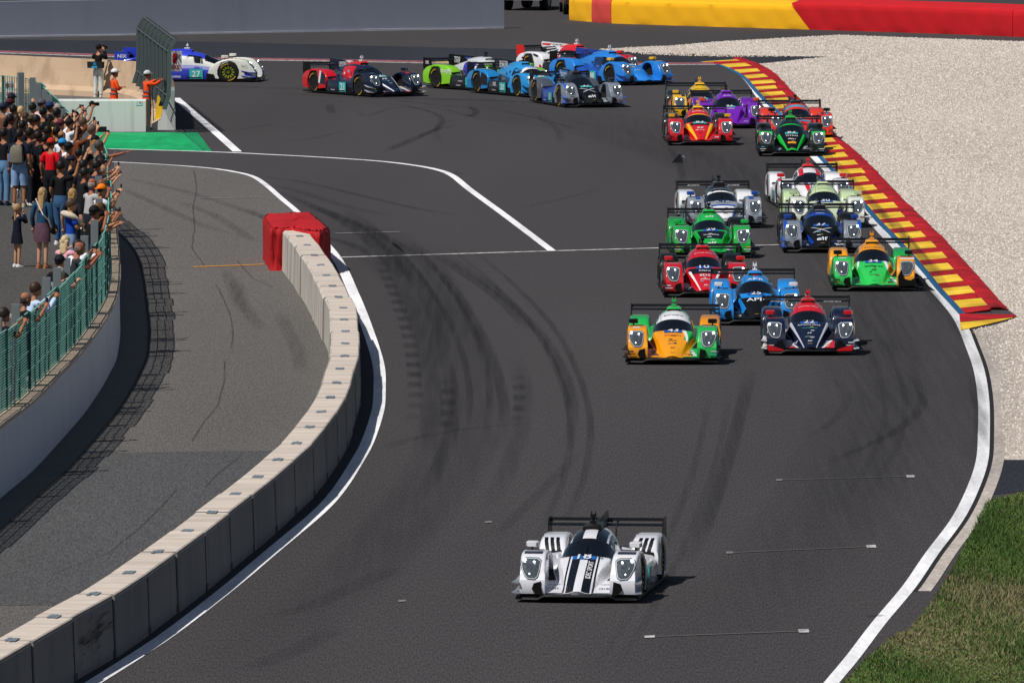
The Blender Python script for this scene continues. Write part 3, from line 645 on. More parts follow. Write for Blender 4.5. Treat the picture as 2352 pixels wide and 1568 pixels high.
cover(0, s1, 0, 0, YFAB, .93); cover(s1 + .01, s2 - .01, 0, 0, RPAT, .93, .012, 'cover_patch'); cover(s2, s3, 0, .95, YFAB, .93); cover(s3 + .01, s4, .95, 0, RFAB2, 1.03); cover(s4 + .02, s5, 0, 0, RFAB2, 1.03)
# --- vehicles parked beyond it
def four_by_four(loc, rz, colr, label, trim):
    v = empty('parked_car', loc, rz, label, 'car'); m = mat(colr, .35, 0, .5, .6, .06)
    mb = MB(); secs = [(-2.2, .45, .55, .78), (-2.05, .42, .95, .85), (-1.0, .40, 1.05, .9), (-.9, .40, 1.08, .9), (1.9, .40, 1.12, .9), (2.15, .45, 1.05, .86)]
    mb.rings([[Vector((sx_ * hw, y, z)) for sx_, z in ((-1, z0), (-1.02, (z0 + z1) / 2), (-.92, z1), (.92, z1), (1.02, (z0 + z1) / 2), (1, z0))] for y, z0, z1, hw in secs]); me = mb.mesh('body', True, 35); fixup(me); link('body', me, m, v)
    mb = MB(); mb.rings([[Vector((sx_ * hw, y, z)) for sx_, z in ((-1, 1.06), (-.85, z1), (.85, z1), (1, 1.06))] for y, z1, hw in ((-.75, 1.1, .86), (-.1, 1.75, .84), (1.7, 1.78, .84), (2.0, 1.2, .84))]); me = mb.mesh('cabin', False); fixup(me); link('cabin', me, mat('#0a0d12', .1, 0, .6), v)
    mb = MB(); mb.box((0, -.0 + .8, 1.8), (1.45, 1.9, .06)); mb.obj('roof', m, v)
    mb = MB(); mb.box((0, -2.25, .55), (1.75, .18, .28)); mb.obj('bumper', mat(trim, .5), v)
    mb = MB(); mb.box((0, -2.13, .82), (.9, .08, .2)); mb.obj('grille', BLACK, v)
    for sx_ in (-1, 1):
        mb = MB(); mb.box((sx_ * .68, -2.1, .84), (.3, .12, .18)); mb.obj('headlight', mat('#c9ccd0', .2), v)
        for yy in (-1.4, 1.35):
            mb = MB(); mb.bar((sx_ * .62, yy, .38), (sx_ * .9, yy, .38), .38, n=24); w = mb.obj('wheel', mat('#121213', .8), v, True, 40)
            mb = MB(); mb.bar((sx_ * .9, yy, .38), (sx_ * .912, yy, .38), .22, n=16); mb.obj('rim', mat('#77797c', .4, .6), w)
    return v
four_by_four(tuple(at(1232, 20.5)), -.28, '#8d93a0', 'grey off-road car parked behind the end of the blue grey wall', '#b9bdc2')
p = at(1320, 42); four_by_four((p.x + .42, p.y + 5.5, 0), .05, '#8f1420', 'dark red car half hidden behind the yellow padded barrier', '#2b2b2e')
# debris on the racing line
db = empty('wing_fragment', tuple(at(1562, 375)), .4, 'black fragment of bodywork lying on the racing line', 'debris')
mb = MB(); mb.add([(-.28, -.05, .02), (.0, -.12, .03), (.14, .1, .02), (.12, .12, .22), (-.02, .0, .26), (-.1, .1, .12)], [(0, 1, 4), (1, 2, 3, 4), (0, 4, 5), (3, 5, 4), (0, 5, 3, 2, 1)])
mb.obj('panel_piece', mat('#0d0d0e', .3, 0, .5), db)
mb = MB(); mb.add([(.1, .05, .16), (.19, .07, .12), (.18, .1, .19), (.11, .09, .22)], [(0, 1, 2, 3)]); me = mb.mesh('torn_edge'); o = link('torn_edge', me, mat('#8c8c90', .3), db); s_ = o.modifiers.new('s', 'SOLIDIFY'); s_.thickness = .008
# --- loose ground cover: gravel stones and grass blades
def scatter(name, poly, n, make, m, seed):
    rg = np.random.default_rng(seed); xs = np.array([p.x for p in poly]); ys = np.array([p.y for p in poly]); pts = []
    while len(pts) < n:
        k = 4 * n; X = rg.uniform(xs.min(), xs.max(), k); Y = rg.uniform(ys.min(), ys.max(), k)
        ins = np.zeros(k, bool); j = len(poly) - 1
        for i in range(len(poly)):
            c = ((ys[i] > Y) != (ys[j] > Y)) & (X < (xs[j] - xs[i]) * (Y - ys[i]) / (ys[j] - ys[i] + 1e-12) + xs[i]); ins ^= c; j = i
        u = X / Y * F + 1176; ins &= (u < 2640)
        pts += list(zip(X[ins], Y[ins]))
    pts = np.array(pts[:n]); V, Fc, mi = make(pts, rg)
    me = bpy.data.meshes.new(name); nv, nf = len(V), len(Fc)
    me.vertices.add(nv); me.vertices.foreach_set('co', V.astype(np.float32).ravel())
    me.loops.add(nf * 3); me.loops.foreach_set('vertex_index', Fc.astype(np.int32).ravel())
    me.polygons.add(nf); me.polygons.foreach_set('loop_start', np.arange(0, nf * 3, 3, dtype=np.int32)); me.polygons.foreach_set('loop_total', np.full(nf, 3, dtype=np.int32))
    for q in m: me.materials.append(q)
    me.polygons.foreach_set('material_index', mi.astype(np.int32)); me.update(); me.validate()
    o = bpy.data.objects.new(name, me); COL.objects.link(o); o['kind'] = 'stuff'; return o
def stones(p, rg):
    n = len(p); base = np.array([(1, 0, 0), (-.5, .87, 0), (-.5, -.87, 0), (.2, .1, 1)]); f0 = np.array([(0, 1, 3), (1, 2, 3), (2, 0, 3)])
    s = rg.uniform(.014, .036, n); a = rg.uniform(0, 6.28, n); V = np.zeros((n, 4, 3))
    for k in range(4):
        x, y, z = base[k]; j = rg.uniform(.7, 1.3, n); V[:, k, 0] = p[:, 0] + s * j * (x * np.cos(a) - y * np.sin(a)); V[:, k, 1] = p[:, 1] + s * j * (x * np.sin(a) + y * np.cos(a)); V[:, k, 2] = .004 + z * s * rg.uniform(.5, 1.2, n)
    Fc = (f0[None] + (np.arange(n) * 4)[:, None, None]).reshape(-1, 3); return V.reshape(-1, 3), Fc, np.repeat(rg.integers(0, 4, n), 3)
scatter('gravel', grav, 130000, stones, [mat('#cabfb5', .9, var=.1), mat('#b9ada2', .9, var=.1), mat('#d9d0c7', .9, var=.1), mat('#9d9187', .9, var=.1)], 3)
def blades(p, rg):
    n = len(p); h = rg.uniform(.02, .075, n); a = rg.uniform(0, 6.28, n); w = rg.uniform(.006, .013, n); l = rg.uniform(-.05, .05, (n, 2)); V = np.zeros((n, 3, 3))
    clump = np.sin(p[:, 0] * 2.1 + 1.3 * np.sin(p[:, 1] * .31)) * np.sin(p[:, 1] * .23 + p[:, 0] * .7) + rg.normal(0, .45, n)
    h *= 1 + .5 * clump.clip(-.8, 1.2); V[:, 0, 0] = p[:, 0] - w * np.cos(a); V[:, 0, 1] = p[:, 1] - w * np.sin(a); V[:, 1, 0] = p[:, 0] + w * np.cos(a); V[:, 1, 1] = p[:, 1] + w * np.sin(a)
    V[:, 2, 0] = p[:, 0] + l[:, 0]; V[:, 2, 1] = p[:, 1] + l[:, 1]; V[:, 2, 2] = h.clip(.02, .2); V[:, :2, 2] = .005
    y0 = p[:, 1]; dry = np.sin(p[:, 1] * .19 + .4) + .35 * np.sin(p[:, 0] * 1.7 + p[:, 1] * .4) + rg.normal(0, .5, n)
    mi = np.where(dry > .75, 3, np.where(clump > .5, 0, np.where(clump > -.4, 1, 2))); return V.reshape(-1, 3), np.arange(n * 3).reshape(-1, 3), mi
scatter('grass', P2([(2266, 1152), (2352, 1131), (2640, 1124), (2640, 1660), (1840, 1660), (1940, 1568), (1992, 1511), (2062, 1455), (2088, 1448), (2143, 1383), (2198, 1291), (2236, 1216)]), 90000, blades, [mat('#3a581c', .8, var=.25, scale=2), mat('#4e6b29', .8, var=.25, scale=2), mat('#68783c', .8, var=.25, scale=2), mat('#857c5a', .8, var=.2, scale=2)], 5)
# ------------------------------------------------------------------ racing cars
def cosi(xs, ys, x):
    if x <= xs[0]: return ys[0]
    if x >= xs[-1]: return ys[-1]
    i = int(np.searchsorted(xs, x, 'right')) - 1; n = len(xs); h = xs[i + 1] - xs[i]; t = (x - xs[i]) / h
    d = lambda k: (ys[min(k + 1, n - 1)] - ys[max(k - 1, 0)]) / (xs[min(k + 1, n - 1)] - xs[max(k - 1, 0)])
    m0, m1 = d(i) * h, d(i + 1) * h
    return (2 * t ** 3 - 3 * t * t + 1) * ys[i] + (t ** 3 - 2 * t * t + t) * m0 + (3 * t * t - 2 * t ** 3) * ys[i + 1] + (t ** 3 - t * t) * m1
CY = [-1.08, -1.0, -.8, -.6, -.35, -.1, .2, .6, 1.0, 1.5, 2.0, 2.25]
CHW = [.36, .405, .425, .432, .428, .415, .42, .38, .31, .21, .13, .10]
CTOP = [.60, .66, .752, .845, .938, .992, 1.015, .995, .95, .84, .72, .66]
CZB = [.38, .40, .42, .43, .44, .44, .44, .43, .42, .40, .38, .36]
def canopy(t, y, off=0.):
    """surface of the cockpit: t 0..1 from the car's right sill over the roof to the left sill"""
    hw, tp, zb = cosi(CY, CHW, y) + off, cosi(CY, CTOP, y) + off, cosi(CY, CZB, y); a = math.pi * (1 - t); n = 2.0 / 2.35
    c, s = math.cos(a), max(math.sin(a), 0); return Vector((math.copysign(abs(c) ** n, c) * hw, y, zb + (tp - zb) * s ** n))
def nw(y): return .125 + .26 * min(max((y + 2.34) / 1.2, 0), 1)
def nzc(y): t = min(max((y + 2.36) / 1.24, 0), 1); return .180 + .47 * t ** .90
def nzd(y): t = min(max((y + 2.34) / 1.34, 0), 1); return .150 + .29 * t ** 1.05
def nose(x, y, off=0.):
    w = nw(y); ax = abs(x); zc, zd = nzc(y) - .035 * min(ax / w, 1) ** 2, nzd(y)
    k = smooth(1 - (ax - w) / .075) if ax > w else 1
    yf = .09 * smooth(ax / .35)
    return Vector((x, y + yf * min(max((-1.6 - y) / .7, 0), 1), zd + (zc - zd) * k + off))
def grid(fn, us, vs_):
    mb = MB(); n = len(us); mb.add([fn(u, v) for v in vs_ for u in us], [(j * n + i, j * n + i + 1, (j + 1) * n + i + 1, (j + 1) * n + i) for j in range(len(vs_) - 1) for i in range(n - 1)]); return mb
LS = np.linspace
CM = {}
def reg(key, mb, sm=True, ang=35, fix=True):
    me = mb.mesh(key, sm, ang if sm else None)
    if fix: fixup(me)
    CM[key] = me; return me
# nose cone, decks beside it
mb = grid(lambda u, y: nose(u * (nw(y) + .085), y), LS(-1, 1, 27), LS(-2.34, -1.05, 22))
n = 27; k = len(mb.v); front = [mb.v[i] for i in range(n)]
mb.add([(x * .96, y + .03, .115) for x, y, z in front], []); mb.f += [(k + i, k + i + 1, i + 1, i) for i in range(n - 1)]
reg('nose', mb)
for s, nm in ((-1, 'R'), (1, 'L')):
    mb = grid(lambda u, y: nose(s * lerp(nw(y) + .08, .60, u), y), LS(0, 1, 10), LS(-2.30, -1.05, 20))
    k = len(mb.v); front = [mb.v[i] for i in range(10)]; mb.add([(x, y + .02, .115) for x, y, z in front], []); mb.f += [(k + i, k + i + 1, i + 1, i) for i in range(9)]
    reg('deck' + nm, mb)
# front splitter with raised centre
mb = MB(); rr = []
for x in LS(-.95, .95, 39):
    a = abs(x); up = .055 * smooth((.60 - a) / .1); f = -2.37 + .10 * smooth((a - .35) / .6)
    rr.append([Vector((x, f, .050 + up)), Vector((x, f + .01, .078 + up)), Vector((x, f + .12, .105 + up * .5)), Vector((x, -1.85, .115)), Vector((x, -1.85, .06)), Vector((x, f + .2, .05 + up * .8))])
mb.rings(rr); reg('splitter', mb)
mb = MB(); mb.rings([[Vector((x, y, z)) for x, y in ((-.93, -1.9), (.93, -1.9), (.95, 2.28), (-.95, 2.28))] for z in (.045, .085)])
mb.box((0, 2.2, .2), (1.5, .3, .18)); reg('floor', mb, False)
# wheel-arch prisms
def prism(prof, x0, x1, bev=.045, warp=None, amin=.42):
    bm = bmesh.new(); a = [bm.verts.new((x0, y, z)) for y, z in prof]; b = [bm.verts.new((x1, y, z)) for y, z in prof]; n = len(prof)
    bm.faces.new(a[::-1]); bm.faces.new(b)
    for i in range(n): bm.faces.new((a[i], a[(i + 1) % n], b[(i + 1) % n], b[i]))
    bmesh.ops.recalc_face_normals(bm, faces=bm.faces)
    bm.edges.ensure_lookup_table(); es = [e for e in bm.edges if abs(e.verts[0].co.x - e.verts[1].co.x) < 1e-5 and min(v.co.z for v in e.verts) > amin and not any(f for f in [0])]
    es = [e for e in es if all(v.tag is False for v in e.verts)]
    bmesh.ops.bevel(bm, geom=es, offset=bev, segments=3, affect='EDGES', profile=.5)
    if warp:
        for v in bm.verts: v.co = warp(v.co)
    bmesh.ops.triangulate(bm, faces=[f for f in bm.faces if len(f.verts) > 4])
    me = bpy.data.meshes.new('fender'); bm.to_mesh(me); bm.free(); me.polygons.foreach_set('use_smooth', [True] * len(me.polygons)); me.set_sharp_from_angle(angle=math.radians(38)); return me
def arch(cy, cz, r, zb, n=12):
    a0 = math.asin((zb - cz) / r); return [(cy + r * math.cos(a), cz + r * math.sin(a)) for a in LS(a0, math.pi - a0, n)]
FFP = [(-2.24, .14), (-2.265, .25), (-2.24, .36), (-2.15, .52), (-2.05, .645), (-1.96, .71), (-1.82, .755), (-1.62, .78), (-1.42, .78), (-1.2, .745), (-1.02, .68), (-.86, .58), (-.75, .45), (-.70, .30), (-.70, .12)] + arch(-1.37, .335, .365, .12)
RFP = [(.80, .20), (.74, .42), (.80, .60), (.92, .72), (1.08, .775), (1.35, .80), (1.7, .805), (2.0, .77), (2.22, .70), (2.32, .60), (2.34, .40), (2.30, .2)] + [(y, z) for y, z in arch(1.63, .345, .385, .16)]
def wf(s):
    def w(v):
        x = v.x; t = smooth((-1.75 - v.y) / .5)
        out = (abs(x) > .75); x2 = abs(x) - (.045 * t if out else 0) - .03 * smooth((v.z - .45) / .4) * (1 if out else -.6)
        return Vector((s * x2, v.y, v.z))
    return w
for s, nm in ((-1, 'R'), (1, 'L')):
    me = prism(FFP, .50, .935, .036, wf(s), .40); fixup(me); CM['ff' + nm] = me
    me = prism(RFP, .50, .945, .06, lambda v: Vector((s * (abs(v.x) - .03 * smooth((v.z - .5) / .4) * (1 if abs(v.x) > .7 else -1)), v.y, v.z)), .5); fixup(me); CM['rf' + nm] = me
    # headlight on the sloping front face of the fender
    def fface(x, h):  # h: height
        ys, zs = [p[0] for p in FFP[2:7]], [p[1] for p in FFP[2:7]]; y = float(np.interp(h, zs, ys)); return Vector((s * x, y, h))
    def lamp_poly(inset, off, k=None):
        base = [(.575, .655), (.63, .69), (.80, .695), (.865, .665), (.885, .60), (.865, .52), (.815, .42), (.77, .375), (.66, .365), (.615, .40), (.59, .50)]
        cx, cz = .73, .53; pts = []
        for x, z in base:
            x, z = cx + (x - cx) * inset, cz + (z - cz) * inset; p = fface(x, z); pts.append(p + Vector((0, -.02 * 0 - off, off * .5)))
        return pts
    def plate(p0, p1, key):
        mb = MB(); mb.rings([p0, p1]); reg(key, mb, False)
    plate(lamp_poly(1.04, -.015), lamp_poly(1.04, .008), 'hl' + nm)
    mb = MB(); a, b = lamp_poly(.98, .011), lamp_poly(.90, .012); n = len(a); mb.add(a + b, [(i, (i + 1) % n, n + (i + 1) % n, n + i) for i in range(n)]); reg('hlrim' + nm, mb, False)
    mb = MB(); c = lamp_poly(.9, .014); mid = [v * .5 + sum(c, Vector()) / len(c) * .5 + Vector((0, -.012, .006)) for v in c]; n = len(c); mb.add(c + mid, [(i, (i + 1) % n, n + (i + 1) % n, n + i) for i in range(n)] + [tuple(n + i for i in range(n))]); reg('lens' + nm, mb, False)
    for q, (x, z, r) in enumerate(((.83, .645, .024), (.68, .62, .015), (.74, .44, .009))):
        mb = MB(); p = fface(x, z) + Vector((0, -.03, .02)); mb.ellipsoid(p, (r, r * .5, r), 8, 5); reg('lamp%d' % q + nm, mb)
    # dark duct under the light and the outer dive planes
    mb = MB(); P_ = [(.56, .34), (.67, .31), (.70, .22), (.63, .13), (.54, .13)]
    mb.rings([[Vector((s * x, d, z)) for x, z in P_] for d in (-2.18, -2.274)]); reg('duct' + nm, mb, False)
    mb = MB()
    for z0, z1, y0, y1 in ((.36, .30, -1.80, -2.30), (.20, .14, -1.80, -2.32)):
        mb.rings([[Vector((s * x, y, z)) for x, z in ((.885, zz), (.945 + .03 * q, zz + .02), (.945 + .03 * q, zz + .035), (.885, zz + .022))] for q, (y, zz) in enumerate(((y0, z0), ((y0 + y1) / 2, (z0 + z1) / 2 - .02), (y1, z1)))])
    reg('dive' + nm, mb, False)
    # mirror on top of the fender
    mb = MB(); mb.rings([[Vector((s * (.80 + .095 * a * f), y, .855 + .048 * b * f)) for a, b in ((-1, -.7), (-.7, -1), (.7, -1), (1, -.7), (1, .7), (.7, 1), (-.7, 1), (-1, .7))] for y, f in ((-1.36, .7), (-1.30, 1), (-1.16, 1), (-1.14, .9))]); reg('mirror' + nm, mb)
    mb = MB(); mb.bar((s * .80, -1.24, .76), (s * .80, -1.24, .83), .018, n=6); reg('stalk' + nm, mb)
    # side pod
    mb = MB(); rr = []
    for y, zi, zt, xo in ((-.85, .10, .26, .70), (-.70, .09, .40, .88), (-.3, .09, .46, .925), (.3, .09, .47, .93), (.70, .09, .50, .92), (.95, .1, .54, .86)):
        rr.append([Vector((s * x, y, z)) for x, z in ((.36, zi), (xo, zi), (xo + .012, zi + .05), (xo, zt - .07), (xo - .04, zt), (.36, zt + .09))])
    mb.rings(rr); reg('pod' + nm, mb)
    mb = MB(); mb.box((s * .9335, -.32, .27), (.008, .44, .32)); reg('plate' + nm, mb, False)
    # barge board between front wheel and pod, and rear wheel fairing
    mb = MB(); mb.rings([[Vector((s * x, y, z)) for y, z in ((-.98, .07), (-.66, .07), (-.66, .30), (-.9, .26))] for x in (.93, .945)]); reg('barge' + nm, mb, False)
    mb = MB(); mb.rings([[Vector((s * x, y, z)) for x, z in ((.3, .12), (.52, .12), (.52, zt), (.3, zt + .06))] for y, zt in ((.6, .52), (1.2, .56), (1.9, .52), (2.3, .42))]); reg('tail' + nm, mb, False)
    # rear wing end plate
    ep = [(1.86, .60), (1.92, .96), (2.0, 1.015), (2.36, 1.02), (2.38, .72), (2.30, .56), (2.05, .53)]
    mb = MB(); mb.rings([[Vector((s * x, y, z)) for y, z in ep] for x in (.893, .913)]); reg('endplate' + nm, mb, False)
    mb = MB(); mb.rings([[Vector((s * x, y, z)) for x in (.16, .175)] + [Vector((s * x, y + .14, z)) for x in (.175, .16)] for y, z in ((1.8, .66), (1.86, .85), (1.98, .97), (2.1, .955))]); reg('support' + nm, mb, False)
    # wheels (front, rear)
    for q, (cy, r, w) in enumerate(((-1.37, .335, .30), (1.63, .352, .33))):
        xo = .93; xi = xo - w; mb = MB(); prof = [(xi, r * .62), (xi, r * .9), (xi + .03, r), (xo - .04, r), (xo - .008, r * .93), (xo, r * .82), (xo - .004, r * .66), (xo - .02, r * .62)]
        mb.rings([[Vector((s * x, cy + rad * math.cos(t), r + rad * math.sin(t))) for t in LS(0, 2 * math.pi, 33)[:-1]] for x, rad in prof]); reg('tyre%d' % q + nm, mb)
        mb = MB()
        for t in LS(0, 2 * math.pi, 13)[:-1]:
            c_, s_ = math.cos(t), math.sin(t); pts = [(.04, -.02), (.04, .02), (.2, .017), (.2, -.017)]
            mb.rings([[Vector((s * (xo - .05 + dx - (.0 if a < .1 else -.02)), cy + a * c_ - b * s_, r + a * s_ + b * c_)) for a, b in pts] for dx in (0, .02)])
        mb.bar((s * (xo - .07), cy, r), (s * (xo - .02), cy, r), .05, n=10); reg('spokes%d' % q + nm, mb, False)
        mb = MB(); mb.bar((s * (xo - .12), cy, r), (s * (xo - .075), cy, r), r * .63, n=24)
        reg('rim%d' % q + nm, mb, False)
        mb = MB()
        for nq, a0 in (('a', .5), ('b', .5 + math.pi)):
            mb = MB(); mb.rings([[Vector((s * (xo + .002), cy + rad * math.cos(t), r + rad * math.sin(t))), Vector((s * (xo + .004), cy + rad * 1.10 * math.cos(t), r + rad * 1.10 * math.sin(t)))] for t in LS(a0, a0 + 1.1, 12) for rad in (r * .78,)], closed=False)
            reg('lett%d' % q + nm + nq, mb, False, fix=False)
# cockpit and engine cover
mb = MB(); rr = [[canopy(t, y) for t in LS(0, 1, 29)] for y in LS(-1.08, 2.25, 44)]; mb.rings(rr, closed=False)
mb.f += [tuple(range(29)), tuple(43 * 29 + i for i in range(28, -1, -1))]; reg('canopy', mb)
def cpatch(t0, t1, y0, y1, off=.006, nt=16, ny=10):
    f0 = t0 if callable(t0) else (lambda v: t0); f1 = t1 if callable(t1) else (lambda v: t1)
    return grid(lambda u, v: canopy(lerp(f0(v), f1(v), u), lerp(y0, y1, v), off), LS(0, 1, nt), LS(0, 1, ny))
def windscreen():
    def fn(u, v):
        d = abs(u - .5) * 2; y0 = -1.02 + .05 * d ** 6; y1 = -.60 + .10 * d ** 3; return canopy(lerp(.15 + .03 * v, .85 - .03 * v, u), lerp(y0, y1, v), .007)
    return grid(fn, LS(0, 1, 22), LS(0, 1, 12))
reg('windscreen', windscreen())
reg('pillar', cpatch(lambda v: .10 + .0 * v, lambda v: .90, -1.05, -.50, .003, 24, 12))
for s, nm in ((-1, 'R'), (1, 'L')):
    f = (lambda t: t) if s < 0 else (lambda t: 1 - t)
    reg('sidewin' + nm, grid(lambda u, v: canopy(f(lerp(.085, .27, u)), lerp(-.46 + .04 * u, .12 - .08 * u, v), .006), LS(0, 1, 8), LS(0, 1, 10)))
reg('wiper', MB().bar((0, -1.03, .70), (.0, -.72, .84), .009, .006, 6))
mb = MB(); mb.rings([[Vector((a * w, y, z + b * h)) for a, b in ((-1, 0), (-.9, .75), (-.6, 1), (.6, 1), (.9, .75), (1, 0))] for y, w, z, h in ((-.06, .155, .965, .075), (-.02, .16, .975, .10), (.3, .155, .98, .105), (.7, .11, .97, .08), (1.1, .05, .92, .05))]); reg('intake', mb)
mb = MB(); mb.box((0, -.065, 1.01), (.27, .02, .05)); reg('mouth', mb, False)
mb = MB(); mb.rings([[Vector((.05 * a, y, z)) for a, y in ((-1, .04), (1, .04), (1, .22), (-1, .22))] for z in (1.09, 1.125)]); mb.bar((0, .12, 1.12), (0, .12, 1.19), .022, n=8); mb.box((0, .12, 1.205), (.09, .07, .05)); mb.bar((-.03, .12, 1.22), (-.03, .12, 1.275), .009, n=5); mb.bar((.03, .12, 1.22), (.03, .12, 1.275), .009, n=5); reg('pod_camera', mb)
mb = MB(); mb.bar((-.24, -1.1, .62), (-.25, -1.06, 1.0), .005, .003, 5); reg('antenna', mb)
FP = [(.35, 1.03), (.55, 1.06), (.95, 1.085), (1.7, 1.10), (2.20, 1.12), (2.24, 1.06), (2.20, .70), (2.1, .64), (1.5, .80), (1.0, .90)]
mb = MB(); mb.rings([[Vector((x, y, z)) for y, z in FP] for x in (-.014, .014)]); reg('fin', mb, False)
def airfoil(y0, z0, ch, th, tilt):
    pts = [(0, 0), (.1, .35), (.35, .5), (.7, .3), (1, .02), (1, -.05), (.6, -.35), (.25, -.5), (.06, -.3)]; c, s = math.cos(tilt), math.sin(tilt)
    return [(y0 + a * ch * c - b * th * s, z0 + a * ch * s + b * th * c) for a, b in pts]
mb = MB()
for pr in (airfoil(1.92, .895, .28, .035, .06), airfoil(2.19, .93, .13, .022, .5)): mb.rings([[Vector((x, y, z)) for y, z in pr] for x in (-.893, .893)])
reg('wing', mb)
def npatch(u0, u1, y0, y1, off=.006, nu=8, ny=14):
    f0 = u0 if callable(u0) else (lambda v: u0); f1 = u1 if callable(u1) else (lambda v: u1)
    return grid(lambda u, v: nose(lerp(f0(v), f1(v), u) * nw(lerp(y0, y1, v)), lerp(y0, y1, v), off), LS(0, 1, nu), LS(0, 1, ny))
# lettering shapes, made once
TXT = {}
def text_shapes(strings):
    fo = []
    for s in strings:
        cu = bpy.data.curves.new('t', 'FONT'); cu.body = s; cu.size = 1; cu.resolution_u = 2; cu.offset = .012; cu.align_x = 'CENTER'; cu.align_y = 'CENTER'
        o = bpy.data.objects.new('t', cu); COL.objects.link(o); fo.append((s, o, cu))
    dg = bpy.context.evaluated_depsgraph_get()
    for s, o, cu in fo:
        me = bpy.data.meshes.new_from_object(o.evaluated_get(dg)); n = len(me.vertices); v = np.zeros(n * 3); me.vertices.foreach_get('co', v); v = v.reshape(-1, 3)
        lo, hi = v.min(0), v.max(0); v = (v - (lo + hi) / 2) / max(hi[1] - lo[1], .1)
        TXT[s] = (v[:, :2], [tuple(p.vertices) for p in me.polygons], (hi[0] - lo[0]) / max(hi[1] - lo[1], .1)); bpy.data.meshes.remove(me)
    for s, o, cu in fo: bpy.data.objects.remove(o); bpy.data.curves.remove(cu)
def text_mb(s, fn, width):
    """letters of s mapped by fn(u, v); width is the length of the word in the units of u"""
    v, f, asp = TXT[s]; k = width / asp; mb = MB(); mb.add([fn(a * k, b * k) for a, b in v], f); return mb
MATC = {}
def paint(c, rough=.3):
    if c not in MATC: MATC[c] = mat(c, rough, 0, .5, .8, .10, 5, name='car_paint')
    return MATC[c]
CARBON = mat('#070708', .42, 0, .35, .15, .3, 30, name='carbon'); RUBBER = mat('#101011', .85, name='rubber'); GLASS = mat('#07090c', .05, 0, .7, .6, .2, 2, name='tinted_glass')
LENS = mat('#60676e', .06, .5, .9, .9, .8, 26, name='lamp_lens'); RIMM = mat('#c4c8cc', .2, .7, name='lamp_rim'); LAMP = mat('#f4f8ff', .2, emit=11, var=0, name='lit_lamp')
DRL = mat('#aeb6be', .25, emit=.12, var=0, name='light_strip'); TYL = mat('#c79a12', .7, name='tyre_lettering'); WHEELM = mat('#151516', .35, .6, name='wheel_alloy')
def part(car, name, key, m, parent=None): return link(name, CM[key] if isinstance(key, str) else key, m, parent or car)
def car(x, y, yaw, lv, label, local=(0, -2.35)):
    """one prototype racing car; x, y is where the car's point `local` touches the ground"""
    c, s = math.cos(yaw), math.sin(yaw); ox = x - (local[0] * c - local[1] * s); oy = y - (local[0] * s + local[1] * c)
    root = empty('racing_car', (ox, oy, 0), yaw, label, 'racing car', 'racing cars streaming out of the hairpin')
    root.scale = (1, 1, .96)
    L = lambda k, d=None: lv.get(k, d if d is not None else lv['base'])
    P = lambda k, d=None: (CARBON if L(k, d) == 'k' else paint(L(k, d)))
    part(root, 'floor', 'floor', CARBON); part(root, 'splitter', 'splitter', P('splitter', 'k')); part(root, 'nose', 'nose', P('nose'))
    part(root, 'canopy', 'canopy', P('roof')); part(root, 'windscreen_frame', 'pillar', P('pillar', 'k')); part(root, 'windscreen', 'windscreen', GLASS); part(root, 'wiper', 'wiper', CARBON)
    ik = part(root, 'air_intake', 'intake', P('intake', L('roof'))); part(root, 'intake_mouth', 'mouth', mat('#030303', .9), ik); part(root, 'camera_pod', 'pod_camera', P('pod_cam', 'k'), ik)
    part(root, 'antenna', 'antenna', CARBON); part(root, 'shark_fin', 'fin', P('fin', 'k'))
    w = part(root, 'rear_wing', 'wing', P('wing', 'k'))
    for q in 'RL':
        part(root, 'nose_deck', 'deck' + q, P('deck' + q, L('deck', L('nose'))))
        f = part(root, 'front_fender', 'ff' + q, P('ff' + q, L('ff'))); part(root, 'brake_duct', 'duct' + q, CARBON, f)
        h = part(root, 'headlight', 'hl' + q, mat('#101114', .25)); part(root, 'light_strip', 'hlrim' + q, DRL, h); part(root, 'lens', 'lens' + q, LENS, h)
        for k in range(3): part(root, 'lamp', 'lamp%d' % k + q, LAMP, h)
        part(root, 'dive_plane', 'dive' + q, P('dive', 'k')); m_ = part(root, 'mirror', 'mirror' + q, P('mirror', 'k')); part(root, 'stalk', 'stalk' + q, CARBON, m_)
        part(root, 'side_pod', 'pod' + q, P('pod', L('ff'))); part(root, 'barge_board', 'barge' + q, P('barge', 'k')); part(root, 'rear_fender', 'rf' + q, P('rf' + q, L('rf', L('ff')))); part(root, 'engine_deck', 'tail' + q, P('tail', 'k'))
        part(root, 'side_window', 'sidewin' + q, GLASS); part(root, 'end_plate', 'endplate' + q, P('end', 'k'), w); part(root, 'wing_support', 'support' + q, CARBON, w)
        for k in (0, 1):
            t = part(root, 'wheel', 'tyre%d' % k + q, RUBBER); part(root, 'rim', 'rim%d' % k + q, WHEELM, t); part(root, 'spokes', 'spokes%d' % k + q, mat(lv.get('spoke', '#2b2c2e'), .35, .5), t); [part(root, 'tyre_lettering', 'lett%d' % k + q + e_, TYL, t) for e_ in 'ab']
        if 'plate' in lv: part(root, 'number_panel', 'plate' + q, paint(lv['plate']))
    for sd in (-1, 1): deco(root, 'vent', sd)
    for d in lv.get('deco', ()): deco(root, *d)
    if not any(d[0] == 'cstripe' for d in lv.get('deco', ())): stickers(root, lv, R)
    return root
